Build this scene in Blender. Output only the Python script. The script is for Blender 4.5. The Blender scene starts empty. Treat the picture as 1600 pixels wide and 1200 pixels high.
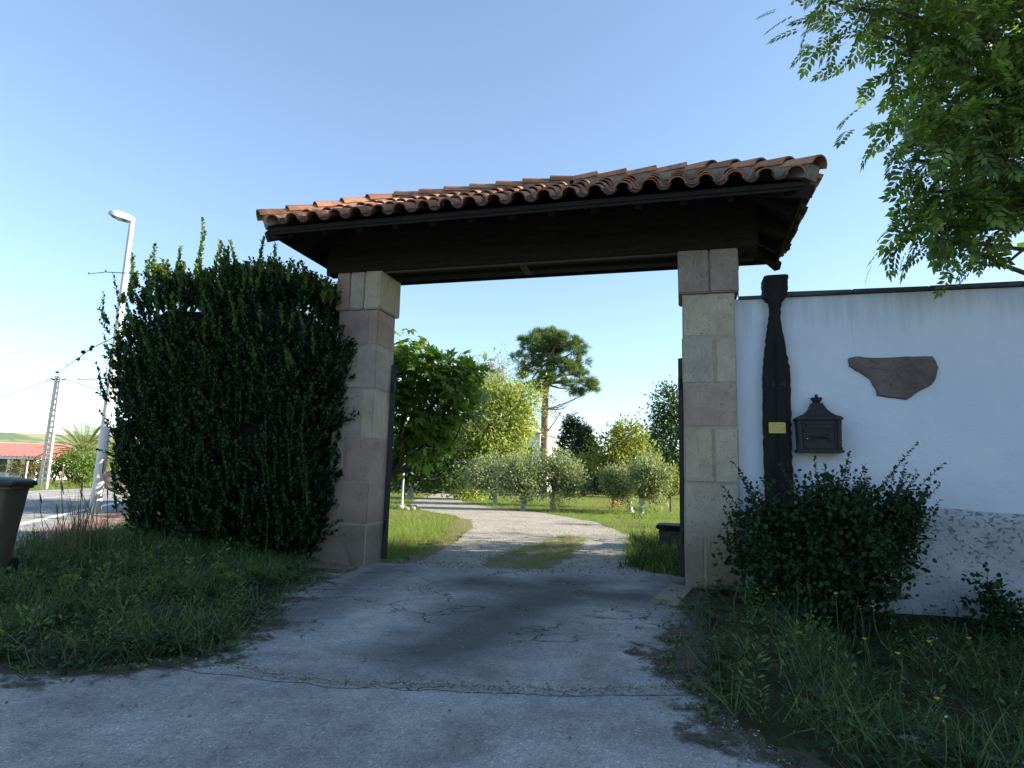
import bpy, bmesh, math, random
import numpy as np
from mathutils import Vector, Matrix

random.seed(7)
rng = np.random.default_rng(11)
S = bpy.context.scene
COL = S.collection
R = math.radians

# ------------------------------------------------------------------ camera
F_PX, CAM_H = 1000.0, 1.2124
PITCH, ROLL, YAW = 0.145, 0.026, 0.26604
fw = np.array([-math.sin(YAW) * math.cos(PITCH), math.cos(YAW) * math.cos(PITCH), math.sin(PITCH)])
r0 = np.array([math.cos(YAW), math.sin(YAW), 0.0])
u0 = np.cross(r0, fw)
CR = r0 * math.cos(ROLL) + u0 * math.sin(ROLL)
CU = -r0 * math.sin(ROLL) + u0 * math.cos(ROLL)
CC = np.array([0, 0, CAM_H])
cd = bpy.data.cameras.new('camera')
cam = bpy.data.objects.new('camera', cd)
COL.objects.link(cam)
cd.sensor_width = 36.0
cd.lens = 36.0 * F_PX / 1600.0
cd.clip_start, cd.clip_end = 0.05, 3000
M = Matrix([[CR[0], CU[0], -fw[0], CC[0]], [CR[1], CU[1], -fw[1], CC[1]], [CR[2], CU[2], -fw[2], CC[2]], [0, 0, 0, 1]])
cam.matrix_world = M
S.camera = cam

# ------------------------------------------------------------------ light
SUN_AZ, SUN_EL = 15.0, 21.0            # degrees: azimuth turned from +X towards +Y, elevation
sd = Vector((math.cos(R(SUN_AZ)) * math.cos(R(SUN_EL)), math.sin(R(SUN_AZ)) * math.cos(R(SUN_EL)), math.sin(R(SUN_EL))))
w = bpy.data.worlds.new('World')
S.world = w
w.use_nodes = True
nt = w.node_tree
nt.nodes.clear()
sky = nt.nodes.new('ShaderNodeTexSky')
sky.sky_type = 'NISHITA'
sky.sun_disc = False
sky.sun_elevation = R(SUN_EL)
sky.sun_rotation = R(90 - SUN_AZ)
sky.air_density = 1.0
sky.dust_density = 0.15
sky.ozone_density = 3.0
bg = nt.nodes.new('ShaderNodeBackground')
bg.inputs['Strength'].default_value = 0.138
ow = nt.nodes.new('ShaderNodeOutputWorld')
gm = nt.nodes.new('ShaderNodeGamma')
gm.inputs['Gamma'].default_value = 0.8
nt.links.new(sky.outputs[0], gm.inputs[0])
nt.links.new(gm.outputs[0], bg.inputs[0])
nt.links.new(bg.outputs[0], ow.inputs[0])
ld = bpy.data.lights.new('sun', 'SUN')
ld.energy = 5.0
ld.angle = R(0.5)
ld.color = (1.0, 0.88, 0.70)
lo = bpy.data.objects.new('sun', ld)
lo.rotation_euler = sd.to_track_quat('Z', 'Y').to_euler()
lo.location = (20, 20, 30)
COL.objects.link(lo)
S.view_settings.view_transform = 'Standard'
S.view_settings.look = 'None'
S.view_settings.exposure = 1.56
S.view_settings.gamma = 1.0
S.cycles.max_bounces = 6
S.cycles.transparent_max_bounces = 8


# ------------------------------------------------------------------ points of the place
def ray(px, py):
    return fw + CR * (px - 800) / F_PX - CU * (py - 600) / F_PX


def gp(px, py, z=0.0):                  # where a sight line meets the height z
    d = ray(px, py)
    return CC + d * ((z - CAM_H) / d[2])


def yp(px, py, y):                      # where it meets the plane Y = y
    d = ray(px, py)
    return CC + d * (y / d[1])


def dp(px, py, dist):
    return CC + ray(px, py) * dist


def smooth(a, b, x):
    t = np.clip((np.asarray(x, float) - a) / (b - a), 0, 1)
    return t * t * (3 - 2 * t)


RD0 = np.array([-13.22, 10.41])          # a point of the road's near edge line and its direction
RDD = np.array([-0.594, 0.804])
RDN = np.array([-0.804, -0.594])


def road_pt(s, off):
    c = -0.007 * max(0.0, s - 8) ** 2 if s < 45 else -0.007 * 37 ** 2 - 0.52 * (s - 45)
    p = RD0 + RDD * s + RDN * (off + c)
    return p[0], p[1]


def road_off(x, y):
    x = np.asarray(x, float); y = np.asarray(y, float)
    return (x - RD0[0]) * RDN[0] + (y - RD0[1]) * RDN[1]


def terr(x, y):
    x = np.asarray(x, float); y = np.asarray(y, float)
    z = -0.30 * smooth(0.45, 1.5, x) * smooth(3.3, 4.6, y) * (1 - smooth(7.6, 8.3, y))
    z = z - 0.6 * smooth(10, 26, road_off(x, y)) * (1 - smooth(120, 160, road_off(x, y)))
    return z


# ------------------------------------------------------------------ objects, labels
def link(o, parent=None):
    COL.objects.link(o)
    if parent is not None:
        o.parent = parent
    return o


def tag(o, label=None, cat=None, group=None, kind=None):
    if label: o['label'] = label
    if cat: o['category'] = cat
    if group: o['group'] = group
    if kind: o['kind'] = kind
    return o


def thing(name, label, cat, loc=(0, 0, 0), group=None):
    o = bpy.data.objects.new(name, None)
    o.empty_display_size = 0.2
    o.location = loc
    return tag(link(o), label, cat, group)


class MB:
    """gathers shapes, then links them as ONE mesh object (world coordinates)"""
    def __init__(s):
        s.v, s.f, s.m = [], [], []

    def add(s, verts, faces, mi=0):
        b = len(s.v)
        s.v += [tuple(map(float, p)) for p in verts]
        s.f += [tuple(b + i for i in f) for f in faces]
        s.m += [mi] * len(faces)

    def box(s, lo, hi, mi=0, rot=None, bev=0.0, jit=0.0):
        c = [(lo[i] + hi[i]) / 2 for i in range(3)]
        h = [(hi[i] - lo[i]) / 2 for i in range(3)]
        bm = bmesh.new()
        bmesh.ops.create_cube(bm, size=2.0)
        for v in bm.verts:
            v.co = Vector((v.co.x * h[0], v.co.y * h[1], v.co.z * h[2]))
            if jit: v.co += Vector((random.uniform(-jit, jit), random.uniform(-jit, jit), random.uniform(-jit, jit)))
        if bev: bmesh.ops.bevel(bm, geom=list(bm.edges) + list(bm.verts), offset=bev, segments=2, affect='EDGES')
        s.bm(bm, mi, rot, c)

    def bm(s, bm, mi=0, rot=None, c=(0, 0, 0)):
        bm.verts.index_update()
        mt = rot.to_3x3() if rot is not None else None
        vs = [(mt @ v.co if mt is not None else v.co) + Vector(c) for v in bm.verts]
        s.add(vs, [[v.index for v in f.verts] for f in bm.faces], mi)
        bm.free()

    def bar(s, a, b, wd, ht, mi=0, up=(0, 0, 1)):
        a, b, up = Vector(a), Vector(b), Vector(up)
        d = (b - a).normalized()
        sx = d.cross(up).normalized()
        uz = sx.cross(d)
        vs = []
        for p in (a, b):
            for i, j in ((-1, -1), (1, -1), (1, 1), (-1, 1)):
                vs.append(p + sx * wd / 2 * i + uz * ht / 2 * j)
        s.add(vs, [(3, 2, 1, 0), (4, 5, 6, 7), (0, 1, 5, 4), (1, 2, 6, 5), (2, 3, 7, 6), (3, 0, 4, 7)], mi)

    def tube(s, pts, rad, n=8, mi=0, cap=True):
        pts = [Vector(p) for p in pts]
        if not hasattr(rad, '__len__'): rad = [rad] * len(pts)
        x = None
        rings = []
        for i, p in enumerate(pts):
            d = (pts[min(i + 1, len(pts) - 1)] - pts[max(i - 1, 0)]).normalized()
            if x is None:
                x = d.orthogonal().normalized()
            x = (x - d * x.dot(d)).normalized()
            y = d.cross(x)
            rings.append([p + (x * math.cos(2 * math.pi * k / n) + y * math.sin(2 * math.pi * k / n)) * rad[i] for k in range(n)])
        vs = [q for r in rings for q in r]
        fs = []
        for i in range(len(pts) - 1):
            for k in range(n):
                k2 = (k + 1) % n
                fs.append((i * n + k, i * n + k2, (i + 1) * n + k2, (i + 1) * n + k))
        if cap:
            fs.append(tuple(range(n - 1, -1, -1)))
            fs.append(tuple((len(pts) - 1) * n + k for k in range(n)))
        s.add(vs, fs, mi)

    def lathe(s, prof, c=(0, 0, 0), n=20, mi=0):
        vs, fs = [], []
        for r, z in prof:
            vs += [(c[0] + r * math.cos(2 * math.pi * k / n), c[1] + r * math.sin(2 * math.pi * k / n), c[2] + z) for k in range(n)]
        for i in range(len(prof) - 1):
            for k in range(n):
                k2 = (k + 1) % n
                fs.append((i * n + k, i * n + k2, (i + 1) * n + k2, (i + 1) * n + k))
        fs.append(tuple(range(n - 1, -1, -1)))
        fs.append(tuple((len(prof) - 1) * n + k for k in range(n)))
        s.add(vs, fs, mi)

    def prism(s, outline, y0, y1, mi=0):
        """outline of (x, z), pushed from y0 (front) to y1"""
        n = len(outline)
        vs = [(x, y0, z) for x, z in outline] + [(x, y1, z) for x, z in outline]
        fs = [tuple(range(n)), tuple(range(2 * n - 1, n - 1, -1))]
        for k in range(n):
            k2 = (k + 1) % n
            fs.append((k, n + k, n + k2, k2))
        s.add(vs, fs, mi)

    def build(s, name, mats, parent=None, smooth=False, fix=True):
        me = bpy.data.meshes.new(name)
        me.from_pydata(s.v, [], s.f)
        if not isinstance(mats, (list, tuple)): mats = [mats]
        for m in mats: me.materials.append(m)
        if len(mats) > 1: me.polygons.foreach_set('material_index', s.m)
        if fix:
            bm = bmesh.new(); bm.from_mesh(me)
            bmesh.ops.recalc_face_normals(bm, faces=bm.faces)
            bm.to_mesh(me); bm.free()
        if smooth:
            me.polygons.foreach_set('use_smooth', [True] * len(me.polygons))
            try: me.set_sharp_from_angle(angle=R(40))
            except Exception: pass
        me.update()
        o = bpy.data.objects.new(name, me)
        link(o, parent)
        if parent is not None:
            o.matrix_parent_inverse = Matrix.Translation(parent.location).inverted()
        return o


class LM:
    """many small leaf faces (all quads) in one mesh"""
    def __init__(s):
        s.V, s.F, s.n = [], [], 0

    def put(s, P, A, N, size, tpl):
        tv, tf = tpl
        P = np.asarray(P, float); A = np.asarray(A, float); N = np.asarray(N, float)
        size = np.broadcast_to(np.asarray(size, float), (len(P),))
        A = A / (np.linalg.norm(A, axis=1, keepdims=True) + 1e-9)
        B = np.cross(A, N)
        B = B / (np.linalg.norm(B, axis=1, keepdims=True) + 1e-9)
        N2 = np.cross(B, A)
        k = len(tv)
        V = P[:, None, :] + size[:, None, None] * (tv[None, :, 0:1] * B[:, None] + tv[None, :, 1:2] * A[:, None] + tv[None, :, 2:3] * N2[:, None])
        F = tf[None] + (np.arange(len(P)) * k)[:, None, None] + s.n
        s.V.append(V.reshape(-1, 3)); s.F.append(F.reshape(-1, 4))
        s.n += len(P) * k

    def build(s, name, mat, parent=None, smooth=False):
        V = np.concatenate(s.V); F = np.concatenate(s.F)
        me = bpy.data.meshes.new(name)
        me.vertices.add(len(V)); me.vertices.foreach_set('co', V.astype(np.float32).ravel())
        me.loops.add(F.size); me.loops.foreach_set('vertex_index', F.astype(np.int32).ravel())
        me.polygons.add(len(F)); me.polygons.foreach_set('loop_start', np.arange(0, F.size, 4, dtype=np.int32))
        if smooth: me.polygons.foreach_set('use_smooth', np.ones(len(F), dtype=bool))
        me.materials.append(mat)
        me.update(calc_edges=True)
        o = link(bpy.data.objects.new(name, me), parent)
        if parent is not None:
            o.matrix_parent_inverse = Matrix.Translation(parent.location).inverted()
        return o


def T(v, f): return np.array(v, float), np.array(f, int)


LEAF6 = T([(0, 0, 0), (.25, .28, .07), (.23, .68, .06), (0, 1, -.04), (-.23, .68, .06), (-.25, .28, .07)], [(0, 1, 2, 3), (0, 3, 4, 5)])
ROUND6 = T([(0, 0, 0), (.38, .25, .08), (.36, .7, .06), (0, 1, -.04), (-.36, .7, .06), (-.38, .25, .08)], [(0, 1, 2, 3), (0, 3, 4, 5)])
OVAL6 = T([(0, 0, 0), (.31, .25, .08), (.30, .7, .07), (0, 1, -.05), (-.30, .7, .07), (-.31, .25, .08)], [(0, 1, 2, 3), (0, 3, 4, 5)])
LEAF4 = T([(0, 0, 0), (.27, .5, .06), (0, 1, -.02), (-.27, .5, .06)], [(0, 1, 2, 3)])
NARROW4 = T([(0, 0, 0), (.17, .45, .04), (0, 1, -.02), (-.17, .45, .04)], [(0, 1, 2, 3)])


def _pinnate():
    v, f = [], []
    def lf(o, ang, L, w_):
        a = np.array([math.sin(ang), math.cos(ang)]); b = np.array([a[1], -a[0]])
        i = len(v)
        for t, sgn in ((0, 0), (.45, 1), (1, 0), (.45, -1)):
            p = np.array(o) + a * L * t + b * w_ * sgn
            v.append((p[0], p[1], -.30 * p[1] ** 2 - .5 * p[0] ** 2))
        f.append((i, i + 1, i + 2, i + 3))
    for k in range(5):
        y = .2 + .15 * k
        L = .30 - .012 * k if k > 0 else .24
        lf((.01, y), R(60 - 5 * k), L, .068); lf((-.01, y), -R(60 - 5 * k), L, .068)
    lf((0, .86), 0, .27, .068)
    i = len(v)
    for p in ((-.006, 0), (.006, 0), (.005, .9), (-.005, .9)):
        v.append((p[0], p[1], -.30 * p[1] ** 2 - .004))
    f.append((i, i + 1, i + 2, i + 3))
    return T(v, f)


def _fig():
    v, f = [(0, 0, 0)], []
    for ang, L in ((-95, .55), (-48, .85), (0, 1.0), (48, .85), (95, .55)):
        a = R(ang); i = len(v)
        for t, dw in ((.55, .21), (1.0, 0), (.55, -.21)):
            x = math.sin(a) * L * t + math.cos(a) * dw
            y = math.cos(a) * L * t - math.sin(a) * dw + .15 * (t > .9)
            v.append((x, y, -.22 * (x * x + y * y) + (.05 if dw else 0)))
        f.append((0, i, i + 1, i + 2))
    return T(v, f)


def _needles(n=14):
    v, f = [], []
    g = np.random.default_rng(3)
    for k in range(n):
        d = g.normal(size=3); d[1] = abs(d[1]) + .3; d /= np.linalg.norm(d)
        s = np.cross(d, g.normal(size=3)); s /= np.linalg.norm(s)
        i = len(v)
        for p in (-s * .035, s * .035, d * .9 + s * .02, d - s * .01):
            v.append(tuple(p))
        f.append((i, i + 1, i + 2, i + 3))
    return T(v, f)


def _blade(bend, wd):
    v, f = [], []
    for t in (0, .4, .75, 1):
        wv = wd * (1 - .9 * t ** 1.5)
        y, z = t * (1 - bend * .35 * t), bend * t * t
        v += [(-wv, y, z), (wv, y, z)]
    for i in range(3):
        f.append((2 * i, 2 * i + 1, 2 * i + 3, 2 * i + 2))
    return T(v, f)


PINNATE, FIGLEAF, NEEDLES = _pinnate(), _fig(), _needles()
BLADES = [_blade(.15, .014), _blade(.5, .016), _blade(.9, .02)]


def unit(n):
    d = rng.normal(size=(n, 3))
    return d / np.linalg.norm(d, axis=1, keepdims=True)


# ------------------------------------------------------------------ materials
def new_mat(name):
    m = bpy.data.materials.new(name)
    m.use_nodes = True
    nt = m.node_tree
    for n in list(nt.nodes): nt.nodes.remove(n)
    out = nt.nodes.new('ShaderNodeOutputMaterial')
    return m, nt, out


def N(nt, t, **kw):
    n = nt.nodes.new('ShaderNode' + t)
    for k, v in kw.items():
        if k in n.inputs: n.inputs[k].default_value = v
        else: setattr(n, k, v)
    return n


def ramp(nt, src, stops):
    r = nt.nodes.new('ShaderNodeValToRGB')
    e = r.color_ramp.elements
    while len(e) < len(stops): e.new(0.5)
    for i, (p, c) in enumerate(stops):
        e[i].position = p
        e[i].color = (c[0], c[1], c[2], 1) if hasattr(c, '__len__') else (c, c, c, 1)
    nt.links.new(src, r.inputs[0])
    return r.outputs[0]


def coords(nt, scale=(1, 1, 1)):
    t = N(nt, 'TexCoord'); m = N(nt, 'Mapping')
    m.inputs['Scale'].default_value = scale
    nt.links.new(t.outputs['Object'], m.inputs[0])
    return m.outputs[0]


def noise(nt, vec, scale, detail=6, rough=.6, dist=0):
    n = N(nt, 'TexNoise')
    n.inputs['Scale'].default_value = scale; n.inputs['Detail'].default_value = detail
    n.inputs['Roughness'].default_value = rough; n.inputs['Distortion'].default_value = dist
    nt.links.new(vec, n.inputs['Vector'])
    return n.outputs['Fac']


def mixc(nt, fac, a, b, mode='MIX'):
    m = nt.nodes.new('ShaderNodeMix'); m.data_type = 'RGBA'; m.blend_type = mode
    for sock, val in ((m.inputs[0], fac), (m.inputs[6], a), (m.inputs[7], b)):
        if hasattr(val, 'links') or hasattr(val, 'is_linked'): nt.links.new(val, sock)
        elif hasattr(val, '__len__'): sock.default_value = (val[0], val[1], val[2], 1)
        else: sock.default_value = val
    return m.outputs[2]


def math_(nt, op, a, b=0.0):
    m = nt.nodes.new('ShaderNodeMath'); m.operation = op
    for i, v in enumerate((a, b)):
        if hasattr(v, 'is_linked'): nt.links.new(v, m.inputs[i])
        else: m.inputs[i].default_value = v
    return m.outputs[0]


def bump(nt, h, strength=.4, dist=.01):
    b = N(nt, 'Bump'); b.inputs['Strength'].default_value = strength; b.inputs['Distance'].default_value = dist
    nt.links.new(h, b.inputs['Height'])
    return b.outputs[0]


def finish(nt, out, col, rough=.8, nrm=None, spec=.3, metal=0.0):
    p = N(nt, 'BsdfPrincipled')
    for s, v in (('Base Color', col), ('Roughness', rough)):
        if hasattr(v, 'is_linked'): nt.links.new(v, p.inputs[s])
        elif hasattr(v, '__len__'): p.inputs[s].default_value = (v[0], v[1], v[2], 1)
        else: p.inputs[s].default_value = v
    p.inputs['Specular IOR Level'].default_value = spec
    p.inputs['Metallic'].default_value = metal
    if nrm is not None: nt.links.new(nrm, p.inputs['Normal'])
    nt.links.new(p.outputs[0], out.inputs[0])
    return p


def plain(name, c1, c2, scale=8, rough=.7, bmp=.25, bdist=.006, stretch=(1, 1, 1), spec=.3, metal=0.0, det=8):
    m, nt, out = new_mat(name)
    v = coords(nt, stretch)
    n = noise(nt, v, scale, det, .65)
    n2 = noise(nt, v, scale * 6, 4, .6)
    col = ramp(nt, math_(nt, 'ADD', math_(nt, 'MULTIPLY', n, .7), math_(nt, 'MULTIPLY', n2, .3)), [(.33, c1), (.67, c2)])
    finish(nt, out, col, rough, bump(nt, n2, bmp, bdist), spec, metal)
    return m


def leafmat(name, cols, trans=.38, rough=.5, spec=.25):
    m, nt, out = new_mat(name)
    g = N(nt, 'NewGeometry')
    k = len(cols)
    col = ramp(nt, g.outputs['Random Per Island'], [(i / max(1, k - 1), c) for i, c in enumerate(cols)])
    p = N(nt, 'BsdfPrincipled')
    nt.links.new(col, p.inputs['Base Color'])
    p.inputs['Roughness'].default_value = rough
    p.inputs['Specular IOR Level'].default_value = spec
    t = N(nt, 'BsdfTranslucent')
    tc = mixc(nt, 1.0, col, (1.4, 1.45, .55), 'MULTIPLY')
    nt.links.new(tc, t.inputs[0])
    x = N(nt, 'MixShader'); x.inputs[0].default_value = trans
    nt.links.new(p.outputs[0], x.inputs[1]); nt.links.new(t.outputs[0], x.inputs[2])
    nt.links.new(x.outputs[0], out.inputs[0])
    return m


MAT = {}
MAT['bark'] = plain('bark', (.05, .04, .03), (.16, .13, .10), 9, .9, .6, .02, (1, 1, .25))
MAT['pale_bark'] = plain('pale_bark', (.22, .20, .16), (.42, .38, .31), 9, .9, .5, .02, (1, 1, .3))
MAT['white_bark'] = plain('white_bark', (.35, .34, .31), (.62, .6, .56), 12, .9, .4, .01)
MAT['black_wood'] = plain('black_wood', (.006, .006, .007), (.022, .020, .019), 5, .75, .7, .012, (6, 6, .6), .25)
MAT['dark_wood'] = plain('dark_wood', (.009, .0075, .0065), (.028, .024, .021), 5, .85, .5, .008, (.7, 6, 6), .2)
MAT['strip_wood'] = plain('strip_wood', (.05, .042, .036), (.12, .10, .085), 6, .85, .5, .006, (.7, 5, 5), .2)
MAT['cast_iron'] = plain('cast_iron', (.010, .011, .013), (.028, .029, .031), 20, .55, .4, .004, spec=.4)
MAT['black_paint'] = plain('black_paint', (.008, .009, .011), (.02, .021, .024), 12, .5, .2, .003, spec=.4)
MAT['mortar'] = plain('mortar', (.29, .25, .195), (.43, .375, .30), 18, .95, .5, .01)
MAT['brass'] = plain('brass', (.42, .36, .10), (.60, .52, .17), 14, .5, .15, .002, metal=.25, spec=.4)
MAT['lamp_paint'] = plain('lamp_paint', (.50, .51, .52), (.66, .67, .67), 2.0, .5, .1, .002, spec=.4)
MAT['white_paint'] = plain('white_paint', (.68, .68, .66), (.80, .80, .78), 3, .6, .15, .003)
MAT['concrete'] = plain('concrete', (.58, .52, .47), (.76, .70, .64), 4, .9, .4, .006)
MAT['stone_grey'] = plain('stone_grey', (.05, .05, .045), (.14, .135, .12), 9, .95, .6, .02)
MAT['red_roof'] = plain('red_roof', (.40, .13, .12), (.54, .22, .20), 3, .8, .3, .02)
MAT['rust'] = plain('rust', (.10, .05, .035), (.2, .11, .07), 12, .9, .3, .004)
MAT['dark_glass'] = plain('dark_glass', (.02, .025, .03), (.05, .055, .06), 2, .2, .02, .001, spec=.6)
MAT['graffiti'] = plain('graffiti', (.02, .02, .025), (.05, .05, .055), 30, .7, .1, .001)
MAT['cable'] = plain('cable', (.015, .015, .015), (.03, .03, .03), 20, .7, .1, .001)
MAT['rubber'] = plain('rubber', (.010, .010, .010), (.022, .022, .022), 25, .85, .3, .003)
MAT['bin'] = plain('bin', (.075, .068, .048), (.175, .15, .105), 2.2, .65, .3, .003, (1, 1, .35))
MAT['bin_lid'] = plain('bin_lid', (.022, .026, .018), (.05, .054, .04), 4, .5, .2, .003)
MAT['leaf_hedge'] = leafmat('leaf_hedge', [(.009, .021, .009), (.017, .040, .015), (.028, .06, .02), (.055, .10, .028)], .22, .45, .25)
MAT['leaf_weed_and_sunlit'] = leafmat('leaf_weed_and_sunlit', [(.03, .06, .022), (.06, .11, .03), (.12, .18, .05), (.2, .25, .08)], .4, .45)  # light green for weeds; on the hedge shoots it paints in sunlight
MAT['leaf_bush'] = leafmat('leaf_bush', [(.016, .034, .016), (.03, .06, .025), (.055, .095, .038)], .25, .55, .15)
MAT['leaf_ash'] = leafmat('leaf_ash', [(.065, .115, .04), (.10, .165, .052), (.165, .235, .07), (.25, .32, .10)], .58, .42)
MAT['leaf_fig'] = leafmat('leaf_fig', [(.12, .20, .05), (.17, .27, .07), (.25, .36, .11)], .5, .45)
MAT['leaf_vine'] = leafmat('leaf_vine', [(.19, .26, .07), (.26, .34, .09), (.33, .40, .12), (.36, .30, .14)], .45, .55)
MAT['leaf_apple'] = leafmat('leaf_apple', [(.15, .19, .10), (.23, .28, .155), (.34, .385, .26)], .3, .5)
MAT['leaf_walnut'] = leafmat('leaf_walnut', [(.15, .19, .045), (.22, .26, .06), (.32, .31, .09)], .4, .5)
MAT['leaf_dark'] = leafmat('leaf_dark', [(.035, .07, .028), (.065, .12, .042), (.12, .185, .065)], .35, .5)
MAT['leaf_conifer'] = leafmat('leaf_conifer', [(.016, .03, .02), (.028, .05, .028), (.04, .07, .036)], .12, .6)
MAT['leaf_pine'] = leafmat('leaf_pine', [(.07, .12, .05), (.11, .18, .07), (.16, .23, .09)], .3, .55)
MAT['leaf_dry'] = leafmat('leaf_dry', [(.20, .12, .06), (.24, .17, .10), (.2, .19, .11)], .3, .6)
MAT['leaf_pale'] = leafmat('leaf_pale', [(.16, .18, .09), (.24, .23, .15)], .3, .6)
MAT['leaf_palm'] = leafmat('leaf_palm', [(.15, .19, .06), (.22, .26, .09), (.3, .32, .14)], .3, .45)
MAT['leaf_lime'] = leafmat('leaf_lime', [(.14, .22, .03), (.2, .3, .05)], .45, .5)
MAT['leaf_round'] = leafmat('leaf_round', [(.09, .15, .04), (.14, .21, .06), (.2, .27, .08)], .35, .5)
MAT['leaf_olive'] = leafmat('leaf_olive', [(.16, .15, .05), (.24, .2, .08)], .35, .55)
MAT['grass'] = leafmat('grass', [(.035, .075, .03), (.06, .12, .042), (.10, .165, .06), (.15, .18, .075)], .3, .5)
MAT['lawn'] = leafmat('lawn', [(.10, .17, .025), (.15, .24, .04), (.20, .28, .06), (.30, .28, .12)], .4, .5)
MAT['straw'] = leafmat('straw', [(.12, .11, .06), (.2, .18, .11)], .25, .6)
MAT['dirt'] = plain('brown_soil', (.15, .105, .06), (.27, .20, .12), 5, .95, .7, .03)
MAT['stem'] = plain('stem', (.05, .08, .03), (.11, .14, .06), 20, .8, .2, .002)
MAT['yellow_petal'] = plain('yellow_petal', (.62, .52, .02), (.75, .66, .04), 40, .6, .1, .001)
MAT['white_petal'] = plain('white_petal', (.5, .52, .48), (.66, .68, .64), 40, .7, .1, .001)
MAT['red_petal'] = plain('red_petal', (.55, .10, .07), (.7, .25, .2), 40, .6, .1, .001)
MAT['pebble'] = leafmat('pebble', [(.12, .115, .11), (.22, .21, .195), (.42, .40, .37)], 0.0, .85)


def m_stone(name, c1, c2):
    m, nt, out = new_mat(name)
    v = coords(nt)
    n = noise(nt, v, 3.2, 8, .65, .6)
    n2 = noise(nt, v, 55, 5, .7)
    n3 = noise(nt, coords(nt, (1, 1, .25)), 7, 6, .7, 1.2)
    c = ramp(nt, n, [(.32, c1), (.68, c2)])
    c = mixc(nt, math_(nt, 'MULTIPLY', ramp(nt, n3, [(.55, 0.), (.72, 1.)]), .35), c, (.10, .095, .09))
    c = mixc(nt, math_(nt, 'MULTIPLY', n2, .3), c, (.6, .56, .5), 'MULTIPLY')
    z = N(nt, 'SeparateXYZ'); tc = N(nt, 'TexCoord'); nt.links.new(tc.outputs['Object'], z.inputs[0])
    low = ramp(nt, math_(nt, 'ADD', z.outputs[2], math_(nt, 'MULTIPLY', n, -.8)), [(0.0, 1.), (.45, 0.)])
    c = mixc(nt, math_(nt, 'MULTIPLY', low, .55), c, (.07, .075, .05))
    pit = ramp(nt, noise(nt, v, 26, 4, .8), [(.60, 0.), (.70, 1.)])
    c = mixc(nt, math_(nt, 'MULTIPLY', pit, .35), c, (.13, .11, .09))
    tool = noise(nt, coords(nt, (28, 28, 7)), 1.6, 4, .6, .3)
    h = math_(nt, 'ADD', math_(nt, 'ADD', n2, math_(nt, 'MULTIPLY', n, 1.6)), math_(nt, 'SUBTRACT', math_(nt, 'MULTIPLY', tool, .9), math_(nt, 'MULTIPLY', pit, .8)))
    finish(nt, out, c, .92, bump(nt, h, .8, .016), .2)
    return m


STONES = [m_stone('stone_beige', (.44, .37, .275), (.59, .515, .40)), m_stone('stone_pink', (.36, .26, .215), (.50, .38, .315)),
          m_stone('stone_cool', (.37, .335, .28), (.52, .475, .40)), m_stone('stone_tan', (.43, .35, .25), (.58, .49, .365)),
          m_stone('stone_plum', (.28, .225, .195), (.41, .345, .30))]


def m_tile():
    m, nt, out = new_mat('terracotta')
    g = N(nt, 'NewGeometry')
    c = ramp(nt, g.outputs['Random Per Island'], [(0, (.24, .10, .06)), (.35, (.38, .16, .09)), (.7, (.46, .22, .13)), (1, (.33, .20, .14))])
    v = coords(nt)
    li = ramp(nt, noise(nt, v, 7, 9, .75, .5), [(.46, 0.), (.60, 1.)])
    c = mixc(nt, math_(nt, 'MULTIPLY', li, .7), c, (.11, .095, .075))
    li2 = ramp(nt, noise(nt, v, 19, 6, .7), [(.60, 0.), (.70, 1.)])
    c = mixc(nt, math_(nt, 'MULTIPLY', li2, .5), c, (.34, .31, .24))
    finish(nt, out, c, .85, bump(nt, noise(nt, v, 60, 5, .7), .4, .006), .25)
    return m


MAT['tile'] = m_tile()
MAT['roof_mortar'] = plain('roof_mortar', (.13, .12, .10), (.34, .31, .26), 14, .95, .7, .02)


def m_plaster():
    m, nt, out = new_mat('plaster')
    v = coords(nt)
    n = noise(nt, v, 1.3, 7, .6, .4)
    f = noise(nt, v, 38, 5, .6)
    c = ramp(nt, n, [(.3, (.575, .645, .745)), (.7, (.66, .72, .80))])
    st = ramp(nt, noise(nt, coords(nt, (5, 5, .35)), 1.6, 6, .7, .5), [(.58, 0.), (.8, 1.)])
    c = mixc(nt, math_(nt, 'MULTIPLY', st, .14), c, (.35, .36, .36))
    z = N(nt, 'SeparateXYZ'); tc = N(nt, 'TexCoord'); nt.links.new(tc.outputs['Object'], z.inputs[0])
    rn = noise(nt, coords(nt, (11, 11, .5)), 1.3, 5, .7, .4)
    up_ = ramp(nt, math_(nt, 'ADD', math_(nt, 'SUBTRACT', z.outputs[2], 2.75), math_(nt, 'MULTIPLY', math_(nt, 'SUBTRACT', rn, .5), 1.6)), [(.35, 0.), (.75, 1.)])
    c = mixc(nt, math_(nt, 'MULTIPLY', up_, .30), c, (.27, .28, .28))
    dn = ramp(nt, math_(nt, 'ADD', z.outputs[2], math_(nt, 'MULTIPLY', math_(nt, 'SUBTRACT', n, .5), .9)), [(.9, .35), (1.3, 0.)]) if False else None
    blot = ramp(nt, noise(nt, v, 2.6, 8, .7, .6), [(.52, 0.), (.72, 1.)])
    c = mixc(nt, math_(nt, 'MULTIPLY', blot, .16), c, (.42, .45, .48))
    tr = noise(nt, coords(nt, (1, 1, 2.2)), 4.5, 6, .55, 1.5)
    finish(nt, out, c, .9, bump(nt, math_(nt, 'ADD', math_(nt, 'ADD', f, math_(nt, 'MULTIPLY', tr, 1.1)), math_(nt, 'MULTIPLY', n, 3.0)), .32, .012), .2)
    return m


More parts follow.
